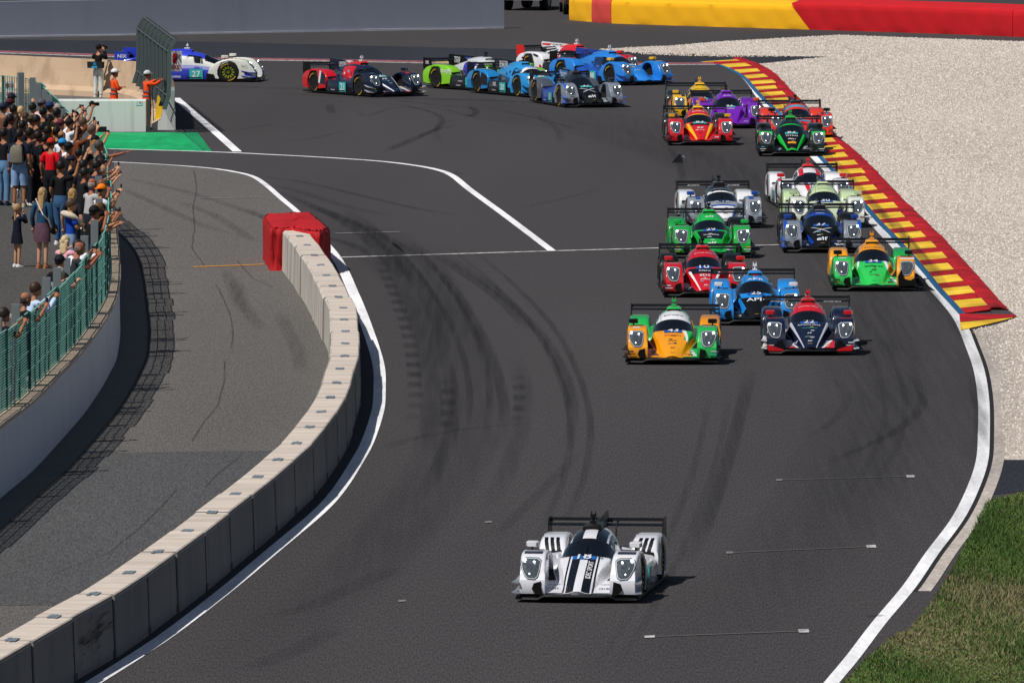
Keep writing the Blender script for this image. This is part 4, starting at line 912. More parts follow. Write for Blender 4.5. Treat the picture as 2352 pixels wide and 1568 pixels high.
def stickers(root, lv, rs):
    """small sponsor stickers on decks, fenders and cockpit sides"""
    lum = lambda c: sum(C(c)[:3]) / 3 if c != 'k' else 0.
    def tone(c): return rs.choice(['#0d0e12', '#1a2a55', '#8a1420', '#0d0e12'] if lum(c) > .22 else ['#dfe2e6', '#dfe2e6', '#c9ccd2', '#d8b030', '#5fb0c8'])
    nc = lv.get('nose', lv['base']); dc = lv.get('deck', nc)
    for sd in (-1, 1):
        fc = lv.get('ff' + ('R' if sd < 0 else 'L'), lv.get('ff', lv['base']))
        for y0 in (-2.17, -2.06, -1.95, -1.83):
            if rs.random() < .75:
                x0 = rs.uniform(nw(y0) + .10, .36); w = rs.uniform(.06, .13); grid(lambda u, v: nose(sd * (x0 + u * w), y0 + v * .05, .009), LS(0, 1, 4), LS(0, 1, 3)).obj('sticker', paint(tone(dc)), root)
        for z0, z1, x0, x1 in ((.27, .295, .78, .90), (.215, .235, .74, .90), (.165, .18, .78, .88)):
            if rs.random() < .8: mb = MB(); mb.add([(sd * x, -2.2735, z) for x, z in ((x0, z0), (x1, z0), (x1, z1), (x0, z1))], [(0, 1, 2, 3)]); mb.obj('sticker', paint(tone(fc)), root)
        f = (lambda t: t) if sd < 0 else (lambda t: 1 - t)
        for y0, t0 in ((-.95, .06), (-.70, .05), (.25, .14), (.55, .10)): grid(lambda u, v: canopy(f(t0 + u * .045), y0 + v * .10, .009), LS(0, 1, 3), LS(0, 1, 3)).obj('sticker', paint(tone(lv.get('roof', lv['base']))), root)
        text_mb('Goodyear', lambda u, v: Vector((sd * .9445, .30 + sd * u, .16 + v)), .26).obj('lettering', paint('#d8dade'), root)
    for y0 in (-1.42, -1.60, -1.78, -1.95):
        if rs.random() < .55: w = rs.uniform(.05, .11); x0 = rs.uniform(-.08, .08); grid(lambda u, v: nose(x0 + (u - .5) * w, y0 + v * .03, .010), LS(0, 1, 4), LS(0, 1, 2)).obj('sticker', paint(tone(nc)), root)
    text_mb('ORECA', lambda u, v: nose(u, -2.22 + v, .012), .10).obj('lettering', paint(tone(nc)), root)
def deco(root, kind, *a):
    if kind == 'npatch': col, u0, u1, y0, y1 = a[:5]; o = npatch(u0, u1, y0, y1, a[5] if len(a) > 5 else .006).obj('stripe', paint(col), root, True)
    elif kind == 'vline':            # stripes along both edges of the nose
        col, u0, u1, y0, y1 = a
        for s in (-1, 1): npatch(s * u0, s * u1, y0, y1, .007, 4).obj('stripe', paint(col), root, True)
    elif kind == 'dpatch':           # on the deck beside the nose: side, x0, x1, y0, y1
        col, s, x0, x1, y0, y1 = a; fx0 = x0 if isinstance(x0, tuple) else (x0, x0); fx1 = x1 if isinstance(x1, tuple) else (x1, x1)
        grid(lambda u, v: nose(s * lerp(lerp(fx0[0], fx0[1], v), lerp(fx1[0], fx1[1], v), u), lerp(y0, y1, v), .006), LS(0, 1, 6), LS(0, 1, 10)).obj('stripe', paint(col), root, True)
    elif kind == 'band': col, t0, t1, y0, y1 = a[:5]; cpatch(t0, t1, y0, y1, a[5] if len(a) > 5 else .006).obj('roof_band', paint(col), root, True)
    elif kind == 'ntext': s, col, w, y = a[:4]; x0 = a[4] if len(a) > 4 else 0.; text_mb(s, lambda u, v: nose(x0 + u, y + v * 1.0, .012), w).obj('lettering', paint(col), root)
    elif kind == 'nvert': s, col, w, y, x0 = a; text_mb(s, lambda u, v: nose(x0 - v, y + u, .012), w).obj('lettering', paint(col), root)
    elif kind == 'num':              # number plate at the foot of the windscreen
        s, bgc, fgc = a[:3]; grid(lambda u, v: nose(u, v, .010), LS(-.18, .18, 8), LS(-1.25, -1.08, 6)).obj('number_plate', paint(bgc), root); text_mb(s, lambda u, v: nose(u, -1.165 + v * 1.1, .03), .22 if len(s) > 1 else .09).obj('race_number', paint(fgc), root)
    elif kind == 'rtext': s, col, w, y = a; text_mb(s, lambda u, v: canopy(.5 + u, y + v * 1.1, .013), w).obj('lettering', paint(col), root)
    elif kind == 'wtext': s, col, w, x0 = a; text_mb(s, lambda u, v: Vector((x0 + u, 1.912, .895 + v * .7)), w).obj('lettering', paint(col), root)
    elif kind == 'fin':              # on the fin: side, text, colour, width, y, z
        sd, s, col, w, y0, z0 = a; text_mb(s, lambda u, v: Vector((sd * .017, y0 + sd * u, z0 + v)), w).obj('lettering', paint(col), root)
    elif kind == 'finpatch':
        col, pts = a; mb = MB(); [mb.add([(sd * .0165, y, z) for y, z in pts], [tuple(range(len(pts)))]) for sd in (-1, 1)]; mb.obj('stripe', paint(col), root)
    elif kind == 'side':             # on the flank: side, text, colour, width, y, z
        sd, s, col, w, y0, z0 = a[:6]; text_mb(s, lambda u, v: Vector((sd * (.941 if y0 < .5 else .948), y0 + sd * u, z0 + v)), w).obj('lettering', paint(col), root)
    elif kind == 'sidepatch': col, sd, pts = a[:3]; xx = a[3] if len(a) > 3 else .946; mb = MB(); mb.add([(sd * xx, y, z) for y, z in pts], [tuple(range(len(pts)))]); mb.obj('stripe', paint(col), root)
    elif kind == 'vent':             # dark opening behind the deck and slots on the fenders
        sd = a[0]; grid(lambda u, v: nose(sd * lerp(nw(v) + .11, .60, u), v, .010), LS(0, 1, 5), LS(-1.62, -1.06, 8)).obj('deck_vent', mat('#050506', .8), root, True)
        ys, zs = [p[0] for p in FFP[3:13]], [p[1] for p in FFP[3:13]]
        for y0 in (-1.62, -1.50, -1.38): grid(lambda u, v: Vector((sd * u, v, float(np.interp(v, ys, zs)) + .009)), LS(.60, .86, 3), LS(y0, y0 + .07, 3)).obj('fender_louvre', mat('#050506', .8), root)
        mb = MB(); mb.rings([[Vector((sd * x, y, z)) for x, z in ((.56, .50), (.88, .50), (.87, .56), (.57, .58))] for y in (.80, .752)]); mb.obj('fender_inlet', mat('#050506', .8), root)
        mb = MB(); [mb.box((sd * .9405, y0, .15), (.006, .5, .03)) for y0 in (-.25,)]; mb.obj('sill', mat('#050506', .6), root)
    elif kind == 'cstripe':          # stripes of constant width down the nose: x0, x1 in metres
        col, x0, x1, y0, y1 = a
        for sd in (-1, 1): grid(lambda u, v: nose(sd * lerp(x0, x1, u), v, .0065), LS(0, 1, 7), LS(y0, y1, 16)).obj('stripe', paint(col), root, True)
    elif kind == 'rslash':           # slanting bars on the front of the rear fenders
        ys, zs = [p[0] for p in RFP[1:6]], [p[1] for p in RFP[1:6]]
        for sd in (-1, 1):
            for x0 in (.57, .66, .75): grid(lambda u, v: Vector((sd * (x0 + u * .055 + (v - .5) * .22), float(np.interp(v, zs, ys)) - .012, v + .006)), LS(0, 1, 3), LS(.47, .765, 6)).obj('stripe', paint(a[0]), root)
    elif kind == 'flip':             # lower front corner of both fenders
        col, z0, z1 = a
        for sd in (-1, 1): mb = MB(); mb.rings([[Vector((sd * x, y, z)) for x, z in ((.50, z0), (.86, z0), (.88, z1), (.56, z0 + .25 * (z1 - z0)))] for y in (-2.2, -2.279)]); mb.obj('stripe', paint(col), root)
    elif kind == 'ftop':             # patch on the crown of a front fender: side, x0, x1, y0, y1
        col, sd, x0, x1, y0, y1 = a; ys, zs = [p[0] for p in FFP[3:13]], [p[1] for p in FFP[3:13]]; grid(lambda u, v: Vector((sd * u, v, float(np.interp(v, ys, zs)) + .008)), LS(x0, x1, 3), LS(y0, y1, 10)).obj('stripe', paint(col), root, True)
    elif kind == 'dtext': s, col, w, x0, y = a; text_mb(s, lambda u, v: nose(x0 + u, y + v * 1.6, .012), w).obj('lettering', paint(col), root)
    elif kind == 'etext': s, col, w = a; [text_mb(s, lambda u, v: Vector((sd * .916, 2.12 + sd * u, .86 + v)), w).obj('lettering', paint(col), root) for sd in (-1, 1)]
W, K, NAVY, BLU = '#e8e8ec', '#0a0a0c', '#0c1630', '#1466c4'
ORG, GRN, RD = '#ef9c0c', '#1fb14c', '#d1121c'
TEALP = '#2fb5b0'
words = ['18', 'IDEC SPORT', 'CLUBIT', 'P2', 'ORECA', '43', 'Primavina', 'empik', 'MARINA', 'Europol', '22', 'RICHARD MILLE', 'CLEARMOTION', 'AP', '25', 'APR', '10', 'VECTOR SPORT', 'SDS', 'Claro', 'PNEU', '34', 'wing.vc', '29', 'elf', 'DUQUEINE', '37', 'X', 'mouzo', '30',
         'MOTUL', 'AO', '27', 'NIX', 'SCOT', 'United', 'UNITED', 'AUTOSPORTS', 'SPX', '21', 'LMP2', 'shopify', 'TDS', 'RACING', 'SELECTED', 'SUPPLIES', '20', 'ISK', '88', 'GERMANY', 'ELF', '28', '47', 'FIRE', 'HILTON', 'AUTOMATION', '50', 'ELMS', 'COOL', 'trackit', 'GRAFF', 'MOTION', 'AF', 'WELLA', 'TITAN', 'PENNZ', 'UCR', 'vita4one', 'EXIDE', 'MUEHLNER', 'fanatec', 'Cognizant', 'NIKI', 'RLR', 'MK', 'ALGARVE', 'Lem', 'Goodyear', 'ATMOS', '83', 'Cetilar']
text_shapes(words)
V = {}
V['18'] = dict(base='#e0e0e7', intake='k', end='k', spoke='#8c9410', plate=TEALP, fin='k', tail='k', mirror=W, dive='#8e8e94', deco=[
    ('cstripe', K, .062, .185, -2.33, -1.07), ('cstripe', K, .215, .24, -2.3, -1.07), ('rslash', K),
    ('band', K, .31, .44, -.58, .1), ('band', K, .56, .69, -.58, .1), ('band', K, .245, .275, -.55, .1), ('band', K, .725, .755, -.55, .1),
    ('num', '18', '#1a5fa8', W), ('ntext', 'P2', '#1a3f70', .08, -1.17, .25), ('nvert', 'IDEC SPORT', W, .60, -1.62, .122), ('dtext', 'CLUBIT', K, .22, -.42, -2.08), ('dtext', 'CLUBIT', K, .22, .42, -2.08), 
    ('fin', 1, 'IDEC SPORT', W, .9, 1.5, .97), ('fin', -1, 'IDEC SPORT', W, .9, 1.5, .97), ('ftop', K, 1, .58, .86, -1.85, -1.70), ('ftop', K, -1, .58, .86, -1.85, -1.70), ('dtext', 'trackit', '#6a6d78', .16, -.38, -1.85), ('dtext', 'Cognizant', '#6a6d78', .18, .40, -1.85),
    ('side', 1, 'IDEC SPORT', K, .5, .30, .36), ('side', 1, 'MOTUL', K, .2, .1, .22), ('sidepatch', '#2a2b30', 1, [(-.68, .10), (.9, .10), (.9, .17), (-.68, .17)], .936), ('sidepatch', K, 1, [(.98, .62), (1.10, .70), (1.18, .70), (1.04, .55)], .952), ('sidepatch', K, 1, [(1.14, .66), (1.22, .72), (1.30, .72), (1.2, .62)], .952), ('side', 1, '18', W, .26, -.32, .28), ('finpatch', '#17181a', [(.6, 1.02), (.8, 1.05), (.8, 1.0)])])
V['43'] = dict(base=ORG, ffL=GRN, rfR=GRN, rfL='#e08d10', roof=GRN, deckL=GRN, pod_cam=GRN, plate=TEALP, pillar='k', pod=GRN, deco=[
    ('band', W, .22, .78, -.60, -.06), ('rtext', 'Europol', K, .24, -.40), ('num', '43', '#1b4fa0', W), ('ntext', 'Primavina', '#b5202a', .34, -1.38), ('ntext', 'empik', K, .18, -1.66), ('ntext', 'MARINA', '#1d3a7a', .18, -1.80), ('ntext', 'AP', K, .09, -2.0),
    ('npatch', GRN, .72, 1.10, -1.55, -1.06), ('npatch', W, lambda v: lerp(.98, .42, v), lambda v: lerp(1.12, .62, v), -1.62, -1.06, .009), ('dpatch', W, 1, (.42, .34), (.50, .40), -2.22, -1.75), ('dpatch', ORG, 1, (.25, .25), (.40, .33), -2.28, -1.8), ('dtext', 'Europol', K, .22, -.42, -2.1), ('dtext', 'Europol', K, .20, .36, -2.1), ('ftop', W, -1, .66, .80, -1.86, -1.78), ('ftop', W, 1, .62, .84, -1.78, -1.70), ('ftop', '#c8202a', 1, .62, .84, -1.76, -1.735)])
V['22'] = dict(base=NAVY, roof='#b3121e', mirror=RD, pod_cam=RD, dive=W, plate=TEALP, splitter='k', deco=[('flip', RD, .10, .24),
    ('band', RD, .18, .82, -.60, .0), ('rtext', 'RICHARD MILLE', W, .26, -.38), ('num', '22', '#1a55a8', W), ('ntext', 'RICHARD MILLE', W, .46, -1.30), ('ntext', 'CLEARMOTION', '#3fb9a6', .32, -1.46), ('ntext', 'AP', W, .10, -1.72), ('ntext', 'AP', W, .10, -2.1), ('vline', '#b9bdc8', .92, 1.06, -2.33, -1.1),
    ('dpatch', RD, -1, (.28, .46), (.60, .60), -2.3, -1.75), ('dpatch', RD, 1, (.28, .46), (.60, .60), -2.3, -1.75), ('dpatch', W, -1, (.23, .42), (.29, .48), -2.29, -1.70), ('dpatch', W, 1, (.23, .42), (.29, .48), -2.29, -1.70), ('ntext', 'CLEARMOTION', W, .2, -1.9), ('dtext', 'AP', W, .10, -.30, -1.95), ('dtext', 'AP', W, .10, .36, -1.95),
    ('wtext', 'RICHARD MILLE', W, .36, -.55), ('wtext', 'RICHARD MILLE', W, .36, .55), ('ftop', RD, -1, .60, .85, -1.80, -1.75), ('ftop', RD, 1, .60, .85, -1.80, -1.75)])
V['25'] = dict(base='#1c86d6', nose='k', deck='k', mirror=W, pod_cam=W, roof='#1c86d6', plate=TEALP, deco=[
    ('npatch', '#1c86d6', -1.25, 1.25, -1.36, -1.05), ('npatch', '#1c86d6', -1.4, -1.0, -1.9, -1.3), ('npatch', '#1c86d6', 1.0, 1.4, -1.9, -1.3), ('num', '25', '#1a55a8', W), ('rtext', 'APR', W, .22, -.42), ('ntext', 'APR', W, .42, -1.48),  ('band', '#b01e26', .47, .53, -.2, -.05), ('band', '#1d7a3a', .44, .47, -.2, -.05), ('dtext', 'fanatec', W, .12, -.40, -2.12)])
V['10'] = dict(base='#c8101c', roof='#c8101c', deck='k', rfR='k', rfL='k', mirror=RD, plate=TEALP, pod='k', deco=[
    ('band', '#c8101c', .2, .8, -.6, .0), ('rtext', 'VECTOR SPORT', W, .28, -.40), ('num', '10', '#1a55a8', W), ('npatch', K, -1.0, 1.0, -1.50, -1.21), ('ntext', 'Claro', W, .26, -1.36), ('ntext', 'SDS', W, .24, -1.62), ('ntext', 'PNEU', W, .2, -1.84), ('ntext', 'AP', W, .1, -2.14), ('vline', W, .9, 1.06, -2.33, -1.35), ('dpatch', '#c8101c', -1, (.34, .4), (.6, .6), -2.1, -1.6), ('dpatch', '#c8101c', 1, (.34, .4), (.6, .6), -2.1, -1.6), ('dtext', 'AP', W, .12, -.42, -2.0), ('ftop', W, -1, .60, .84, -1.80, -1.77), ('ftop', W, 1, .60, .84, -1.80, -1.77)])
V['34'] = dict(base='#2fc757', roof=ORG, ffL=ORG, rfR=ORG, rfL='#189a4a', pod_cam=ORG, plate=TEALP, deco=[
    ('num', '34', '#1b4fa0', W), ('rtext', 'Europol', K, .22, -.40), ('ntext', 'wing.vc', '#0b3a1c', .42, -1.44), ('ntext', 'AP', '#0b3a1c', .13, -1.66), ('ntext', 'MARINA', '#1d5a2a', .2, -1.9), ('dtext', 'Europol', '#0b3a1c', .2, -.42, -2.1), ('dtext', 'Europol', '#0b3a1c', .2, .40, -2.1), ('npatch', ORG, .95, 1.4, -1.5, -1.06), ('npatch', W, lambda v: lerp(1.0, .5, v), lambda v: lerp(1.15, .7, v), -1.55, -1.06, .009), ('npatch', W, lambda v: lerp(-1.0, -.75, v), lambda v: lerp(-1.12, -.85, v), -1.4, -1.06, .009), ('dpatch', W, 1, (.50, .36), (.56, .42), -2.2, -1.7), ('ftop', W, 1, .58, .90, -1.9, -1.82), ('ftop', '#c8202a', 1, .58, .90, -1.82, -1.74), ('ftop', W, -1, .62, .8, -1.85, -1.78)])
V['29'] = dict(base='#14a83c', rfR='#12943a', rfL='k', deck='#14a83c', mirror='#19b848', splitter='k', plate=TEALP, deco=[
    ('band', '#1bb648', .2, .8, -.6, .0), ('rtext', 'elf', W, .12, -.40), ('num', '29', '#1a55a8', W), ('npatch', K, -.9, .9, -1.66, -1.21), ('ntext', 'DUQUEINE', W, .36, -1.46), ('ntext', 'elf', W, .22, -1.95), ('dpatch', K, -1, (.30, .42), (.6, .6), -2.3, -1.95), ('dpatch', K, 1, (.30, .42), (.6, .6), -2.3, -1.95), ('dtext', 'MOTUL', W, .16, .45, -2.12), ('ftop', '#c9d0d6', -1, .58, .86, -1.80, -1.76), ('ftop', '#c9d0d6', 1, .58, .86, -1.80, -1.76)])
SIL = '#7f8794'
V['37'] = dict(base=NAVY, nose='k', deck='k', ff=SIL, rf='k', roof='#0b0f1a', mirror='#123f9e', pod='#123f9e', dive='#1450b8', plate=TEALP, deco=[
    ('band', '#14409a', .22, .78, -.60, -.42), ('band', '#15181f', .2, .8, -.42, -.1), ('rtext', 'COOL', W, .14, -.30), ('rtext', 'ATMOS', W, .12, -.50), ('num', '37', '#1a55a8', W), ('npatch', '#b8bcc6', lambda v: lerp(-.75, .55, v), lambda v: lerp(-.55, .75, v), -1.60, -1.30), ('npatch', '#b8bcc6', lambda v: lerp(.55, -.75, v), lambda v: lerp(.75, -.55, v), -1.60, -1.30, .008), ('ntext', 'X', '#b58a2a', .07, -1.74), ('ntext', 'elf', W, .26, -1.98), ('vline', '#123f9e', 1.1, 1.35, -2.1, -1.5), ('dpatch', SIL, -1, (.32, .38), (.36, .5), -2.2, -1.7), ('dpatch', SIL, 1, (.32, .38), (.36, .5), -2.2, -1.7), ('dtext', 'X', W, .1, -.46, -2.1), ('dtext', 'X', W, .1, .46, -2.1), ('ftop', '#1450b8', -1, .84, .92, -2.1, -1.5), ('ftop', '#1450b8', 1, .84, .92, -2.1, -1.5)])
V['47'] = dict(base='#59606b', nose='#8f96a0', ff='#8f96a0', rf='#dfe1e4', roof='#0d111a', mirror='#1a4aa5', pod='#59606b', plate=TEALP, deco=[
    ('band', '#dfe1e4', .24, .76, -.60, -.38), ('band', '#12161f', lambda v: .36 - .08 * v, lambda v: .64 + .08 * v, -.52, -.40, .009), ('npatch', W, -.85, .85, -2.2, -1.45), ('npatch', '#1a4aa5', -.9, .9, -1.45, -1.36), ('num', '47', '#8f96a0', '#17306e'), ('vline', '#1a4aa5', .95, 1.1, -2.3, -1.6), ('dtext', 'MOTUL', W, .2, .42, -2.12), ('wtext', 'ALGARVE', W, .3, -.5), ('wtext', 'ALGARVE', W, .3, .5), ('ftop', '#1a4aa5', -1, .6, .72, -1.9, -1.6), ('ftop', '#1a4aa5', 1, .6, .72, -1.9, -1.6)])
PGR = '#b9cfa0'
V['30'] = dict(base='#e2e6da', roof=PGR, rf=PGR, ff='#dfe5d6', nose='#c9d6b4', deck='#e2e6da', mirror=PGR, pod_cam='#3a3a8a', intake=PGR, plate=TEALP, deco=[
    ('band', '#c3d8a6', .2, .8, -.60, .0), ('rtext', 'mouzo', '#5d6b4e', .2, -.42), ('num', '30', '#1a55a8', W), ('vline', '#2a2f8f', 1.0, 1.35, -1.9, -1.3), ('dpatch', '#2f2a8f', 1, (.3, .3), (.5, .5), -2.2, -1.6), ('dpatch', '#2f2a8f', -1, (.3, .3), (.5, .5), -2.2, -1.6), ('ntext', 'MK', '#3a3f8a', .2, -1.6)])
V['28'] = dict(base=W, mirror=RD, pod_cam=RD, intake=RD, pillar='#131a2a', plate=TEALP, deco=[
    ('band', '#d8141e', .30, .40, -.6, .05), ('band', '#d8141e', .60, .70, -.6, .05), ('band', '#16202e', .24, .255, -.6, .05), ('band', '#16202e', .745, .76, -.6, .05), ('npatch', '#d8141e', -.55, -.20, -2.3, -1.08), ('npatch', '#d8141e', .20, .55, -2.3, -1.08), ('num', '28', '#1a55a8', W), ('ftop', '#d8141e', -1, .85, .92, -1.9, -1.5), ('dtext', 'MOTUL', RD, .16, -.4, -2.1)])
V['65'] = dict(base='#11161a', nose='k', deck='k', ff='#14231c', rf='#0e1518', roof='#11161a', intake='#17a83a', pod_cam='#17a83a', plate=TEALP, deco=[
    ('band', '#19b83e', .22, .78, -.60, -.53), ('num', '83', TEALP, W), ('vline', '#19b83e', .88, 1.15, -2.33, -1.2), ('npatch', '#19b83e', -.8, .8, -2.33, -2.24), ('ntext', 'TITAN', W, .34, -1.38), ('ntext', 'NIKI', W, .2, -1.62), ('npatch', '#e8a01c', -.5, .5, -1.92, -1.80), ('dtext', 'MOTION', W, .2, -.44, -2.05), ('dtext', 'MOTION', W, .2, .44, -2.05), ('ftop', '#19b83e', -1, .55, .92, -2.08, -1.95), ('ftop', '#19b83e', 1, .55, .92, -2.08, -1.95)])
V['51'] = dict(base='#d3121a', deck='#d3121a', rf='#1c1214', mirror='#e8b21c', roof='#d3121a', intake='#f0b81c', pod_cam='#f0b81c', plate=TEALP, pod='#7a1016', deco=[
    ('band', '#d3121a', .2, .8, -.54, -.1), ('band', '#f0a81c', .22, .78, -.60, -.54), ('rtext', 'EXIDE', W, .22, -.36), ('num', '83', TEALP, W), ('npatch', K, -1, 1, -1.34, -1.21), ('vline', '#f0b81c', .8, 1.1, -2.3, -1.2), ('ntext', 'AF', W, .2, -1.56), ('ntext', 'MOTUL', W, .26, -1.72), ('dpatch', K, -1, (.3, .3), (.6, .6), -2.3, -2.12), ('dpatch', K, 1, (.3, .3), (.6, .6), -2.3, -2.12), ('dtext', 'AF', '#bfe0e8', .14, .46, -1.95), ('dtext', 'AF', W, .14, -.46, -1.95)])
V['20o'] = dict(base='#e0321c', rf='#d63a22', ff='#e0321c', nose='#e0321c', roof='#151a1f', mirror='k', plate=TEALP, deco=[
    ('band', '#e0321c', .2, .8, -.60, .0), ('band', '#2b9ac0', .25, .75, -.46, -.28, .009), ('rtext', 'AUTOMATION', W, .26, -.38), ('num', '20', TEALP, W), ('npatch', '#2b8cc0', -1, 1, -1.50, -1.40), ('npatch', K, -1, 1, -1.75, -1.68), ('ntext', 'RLR', W, .2, -1.32), ('ftop', '#2b8cc0', -1, .55, .66, -1.95, -1.3), ('ftop', K, 1, .60, .66, -1.9, -1.3), ('ftop', '#2b8cc0', 1, .74, .80, -1.9, -1.2), ('ftop', K, -1, .72, .78, -1.9, -1.3), ('dpatch', '#2b6cb0', 1, (.3, .4), (.6, .6), -2.3, -1.9)])
PUR = '#7a1bb8'
V['ao'] = dict(base=PUR, mirror='#e8541c', rf='#6a18a0', plate=TEALP, splitter='k', deco=[('rtext', 'AO', W, .14, -.38), ('num', '83', TEALP, W), ('ntext', 'fanatec', W, .3, -1.34), ('dtext', 'AO', '#e3c8b0', .14, .44, -2.05), ('ftop', '#e8541c', -1, .6, .75, -1.6, -1.3)])
V['yel'] = dict(base='#f0b81c', roof='#181a1e', rf='#1c2026', nose='#5a2a9a', deck='#f0b81c', mirror='#f0b81c', intake='#f0b81c', pod_cam='#f0b81c', pod='#d9541c', plate=TEALP, deco=[
    ('band', '#f0c01c', .14, .86, -.55, .1), ('rtext', 'GRAFF', K, .24, -.44), ('num', '88', TEALP, W), ('npatch', '#e8641c', -1.3, -.9, -1.5, -1.06), ('npatch', '#e8641c', .9, 1.3, -1.5, -1.06), ('npatch', '#d92a2a', -.4, .4, -1.4, -1.25), ('ftop', K, -1, .56, .66, -1.9, -1.5)])
V['bx'] = dict(base='#0d1222', nose='k', deck='k', ff=SIL, rf='#4a515c', roof='#171b22', mirror='#20242c', pod='#123f9e', dive='#1a5fd0', plate=TEALP, deco=[
    ('num', '37', TEALP, W), ('npatch', '#b8bcc6', lambda v: lerp(-.75, .55, v), lambda v: lerp(-.55, .75, v), -1.60, -1.30), ('npatch', '#b8bcc6', lambda v: lerp(.55, -.75, v), lambda v: lerp(.75, -.55, v), -1.60, -1.30, .008), ('ntext', 'elf', W, .26, -1.95), ('dpatch', SIL, -1, (.32, .38), (.38, .5), -2.25, -1.7), ('dpatch', SIL, 1, (.32, .38), (.38, .5), -2.25, -1.7), ('dtext', 'COOL', W, .14, -.46, -2.1), ('dtext', 'COOL', W, .14, .46, -2.1), ('finpatch', '#2a86d8', [(.6, .98), (1.2, 1.05), (2.15, 1.04), (2.15, .78), (1.5, .86)]), ('fin', -1, 'fanatec', '#dfe4ea', .8, 1.6, .95), ('ftop', '#1a5fd0', -1, .84, .92, -2.1, -1.4), ('side', -1, '37', W, .26, -.32, .28)])
SKY = '#2a93d8'
V['20'] = dict(base=SKY, nose=SKY, pod='#111318', rfR='#1d7fc0', mirror=SKY, plate=TEALP, fin='k', deco=[
    ('finpatch', '#131418', [(.6, .98), (1.2, 1.05), (2.15, 1.04), (2.15, .72), (1.5, .84)]), ('fin', -1, 'SELECTED', W, .62, 1.55, 1.0), ('fin', -1, 'SUPPLIES', W, .62, 1.55, .89), ('side', -1, '20', W, .26, -.32, .28), ('side', -1, 'ISK', W, .24, .25, .36), ('sidepatch', '#15171b', -1, [(.78, .3), (.8, .6), (1.2, .72), (1.28, .50), (1.24, .3)], .953), ('band', W, .2, .8, -.55, -.4), ('rtext', 'APR', SKY, .16, -.46), ('num', '20', TEALP, W), ('etext', 'R', W, .1) if False else ('dtext', 'APR', W, .2, -.4, -2.1)])
V['21'] = dict(base=NAVY, roof='#101a33', intake=RD, rfR='#c8141e', rfL='#c8141e', pod_cam=W, plate=TEALP, mirror='#0c1224', dive=W, fin=NAVY, deco=[
    ('finpatch', W, [(.40, 1.03), (.56, 1.06), (.95, 1.08), (1.2, 1.07), (.95, 1.0), (.6, .99)]), ('fin', -1, 'UNITED', W, .52, 1.35, .97), ('fin', -1, 'AUTOSPORTS', W, .52, 1.35, .88), ('band', RD, .02, .30, -.05, .8), ('band', RD, .70, .98, -.05, .8), ('sidepatch', W, -1, [(1.16, .34), (1.05, .74), (1.16, .76), (1.27, .36)], .953), ('sidepatch', NAVY, -1, [(.78, .3), (.8, .62), (1.05, .74), (1.16, .34)], .952), ('side', -1, 'SPX', W, .22, .92, .56), ('side', -1, '21', W, .26, -.32, .28), ('vline', W, .9, 1.1, -2.3, -1.2), ('dpatch', RD, -1, (.3, .45), (.6, .6), -2.3, -1.95), ('dpatch', RD, 1, (.3, .45), (.6, .6), -2.3, -1.95), ('dpatch', W, 1, (.42, .36), (.52, .48), -2.25, -1.6), ('ntext', 'AERO' if False else 'AF', W, .2, -1.4), ('ntext', 'CLEARMOTION', '#3fb9a6', .26, -1.54), ('num', '21', TEALP, W), ('ftop', RD, 1, .52, .64, -1.9, -1.4)])
V['tds'] = dict(base='#7cc41c', rf='#84cc20', roof='#cfd2d4', pod='#15181b', fin='k', end='k', mirror='#7cc41c', plate=TEALP, deco=[
    ('fin', -1, 'TDS', W, .34, 1.75, .97), ('fin', -1, 'RACING', W, .3, 1.75, .87), ('finpatch', '#1d3a86', [(.7, .97), (1.05, 1.05), (1.35, 1.05), (1.1, .92)]), ('side', -1, 'shopify', W, .62, .98, .60), ('side', -1, 'Goodyear', W, .26, .2, .3), ('band', '#3a2fa8', .02, .3, .2, 1.0), ('etext', 'ISK', W, .2)])
V['rm'] = dict(base=W, roof='#d01a20', intake='#e0241c', ff='#c8141c', fin=W, rf='#1c2024', rfR=W, end='#d8201c', mirror='#d01a20', pod='#101216', pod_cam=W, plate=TEALP, deco=[
    ('band', W, 0., 1., .75, 2.2, .008), ('band', '#14161a', .06, .16, .8, 2.0, .012), ('band', '#14161a', .24, .32, .9, 2.0, .012), ('finpatch', '#d8201c', [(2.18, 1.055), (1.6, 1.06), (1.75, .99), (2.19, 1.0)]), ('finpatch', '#14161a', [(2.15, .93), (1.4, .98), (1.35, .95), (2.12, .88)]), ('finpatch', '#14161a', [(2.1, .84), (1.3, .93), (1.25, .89), (2.05, .78)]), ('fin', -1, 'RICHARD MILLE', K, .62, 1.25, 1.03), ('sidepatch', '#d01a20', -1, [(.80, .35), (.95, .40), (.95, .30), (.80, .22)], .953), ('side', -1, 'HILTON', RD, .3, .2, .36), ('band', '#14161a', .03, .26, -.1, .6), ('sidepatch', '#14161a', -1, [(1.0, .7), (1.3, .76), (1.3, .70), (1.05, .64)], .953)])
V['88'] = dict(base='#2380d8', fin='#1b3f9a', mirror='#f0b81c', pod='#1b4fae', pod_cam=W, plate=TEALP, dive='#1b5fc0', splitter='k', deco=[
    ('fin', -1, 'GERMANY', '#0b1024', .85, 1.3, .96), ('fin', -1, 'ELF', '#0b1024', .4, 1.7, .80), ('side', -1, '88', W, .26, -.32, .28), ('num', '88', '#3fa8c8', W), ('rtext', 'AF', '#9ec8f0', .1, -.4), ('ntext', 'AF', '#f0c01c', .14, -1.36), ('ntext', 'APR', '#9ec8f0', .26, -1.6), ('dtext', 'MOTUL', W, .2, -.42, -2.12), ('ftop', '#dfe8f4', 1, .6, .85, -1.75, -1.68), ('band', '#12305e', .03, .25, -.05, .5)])
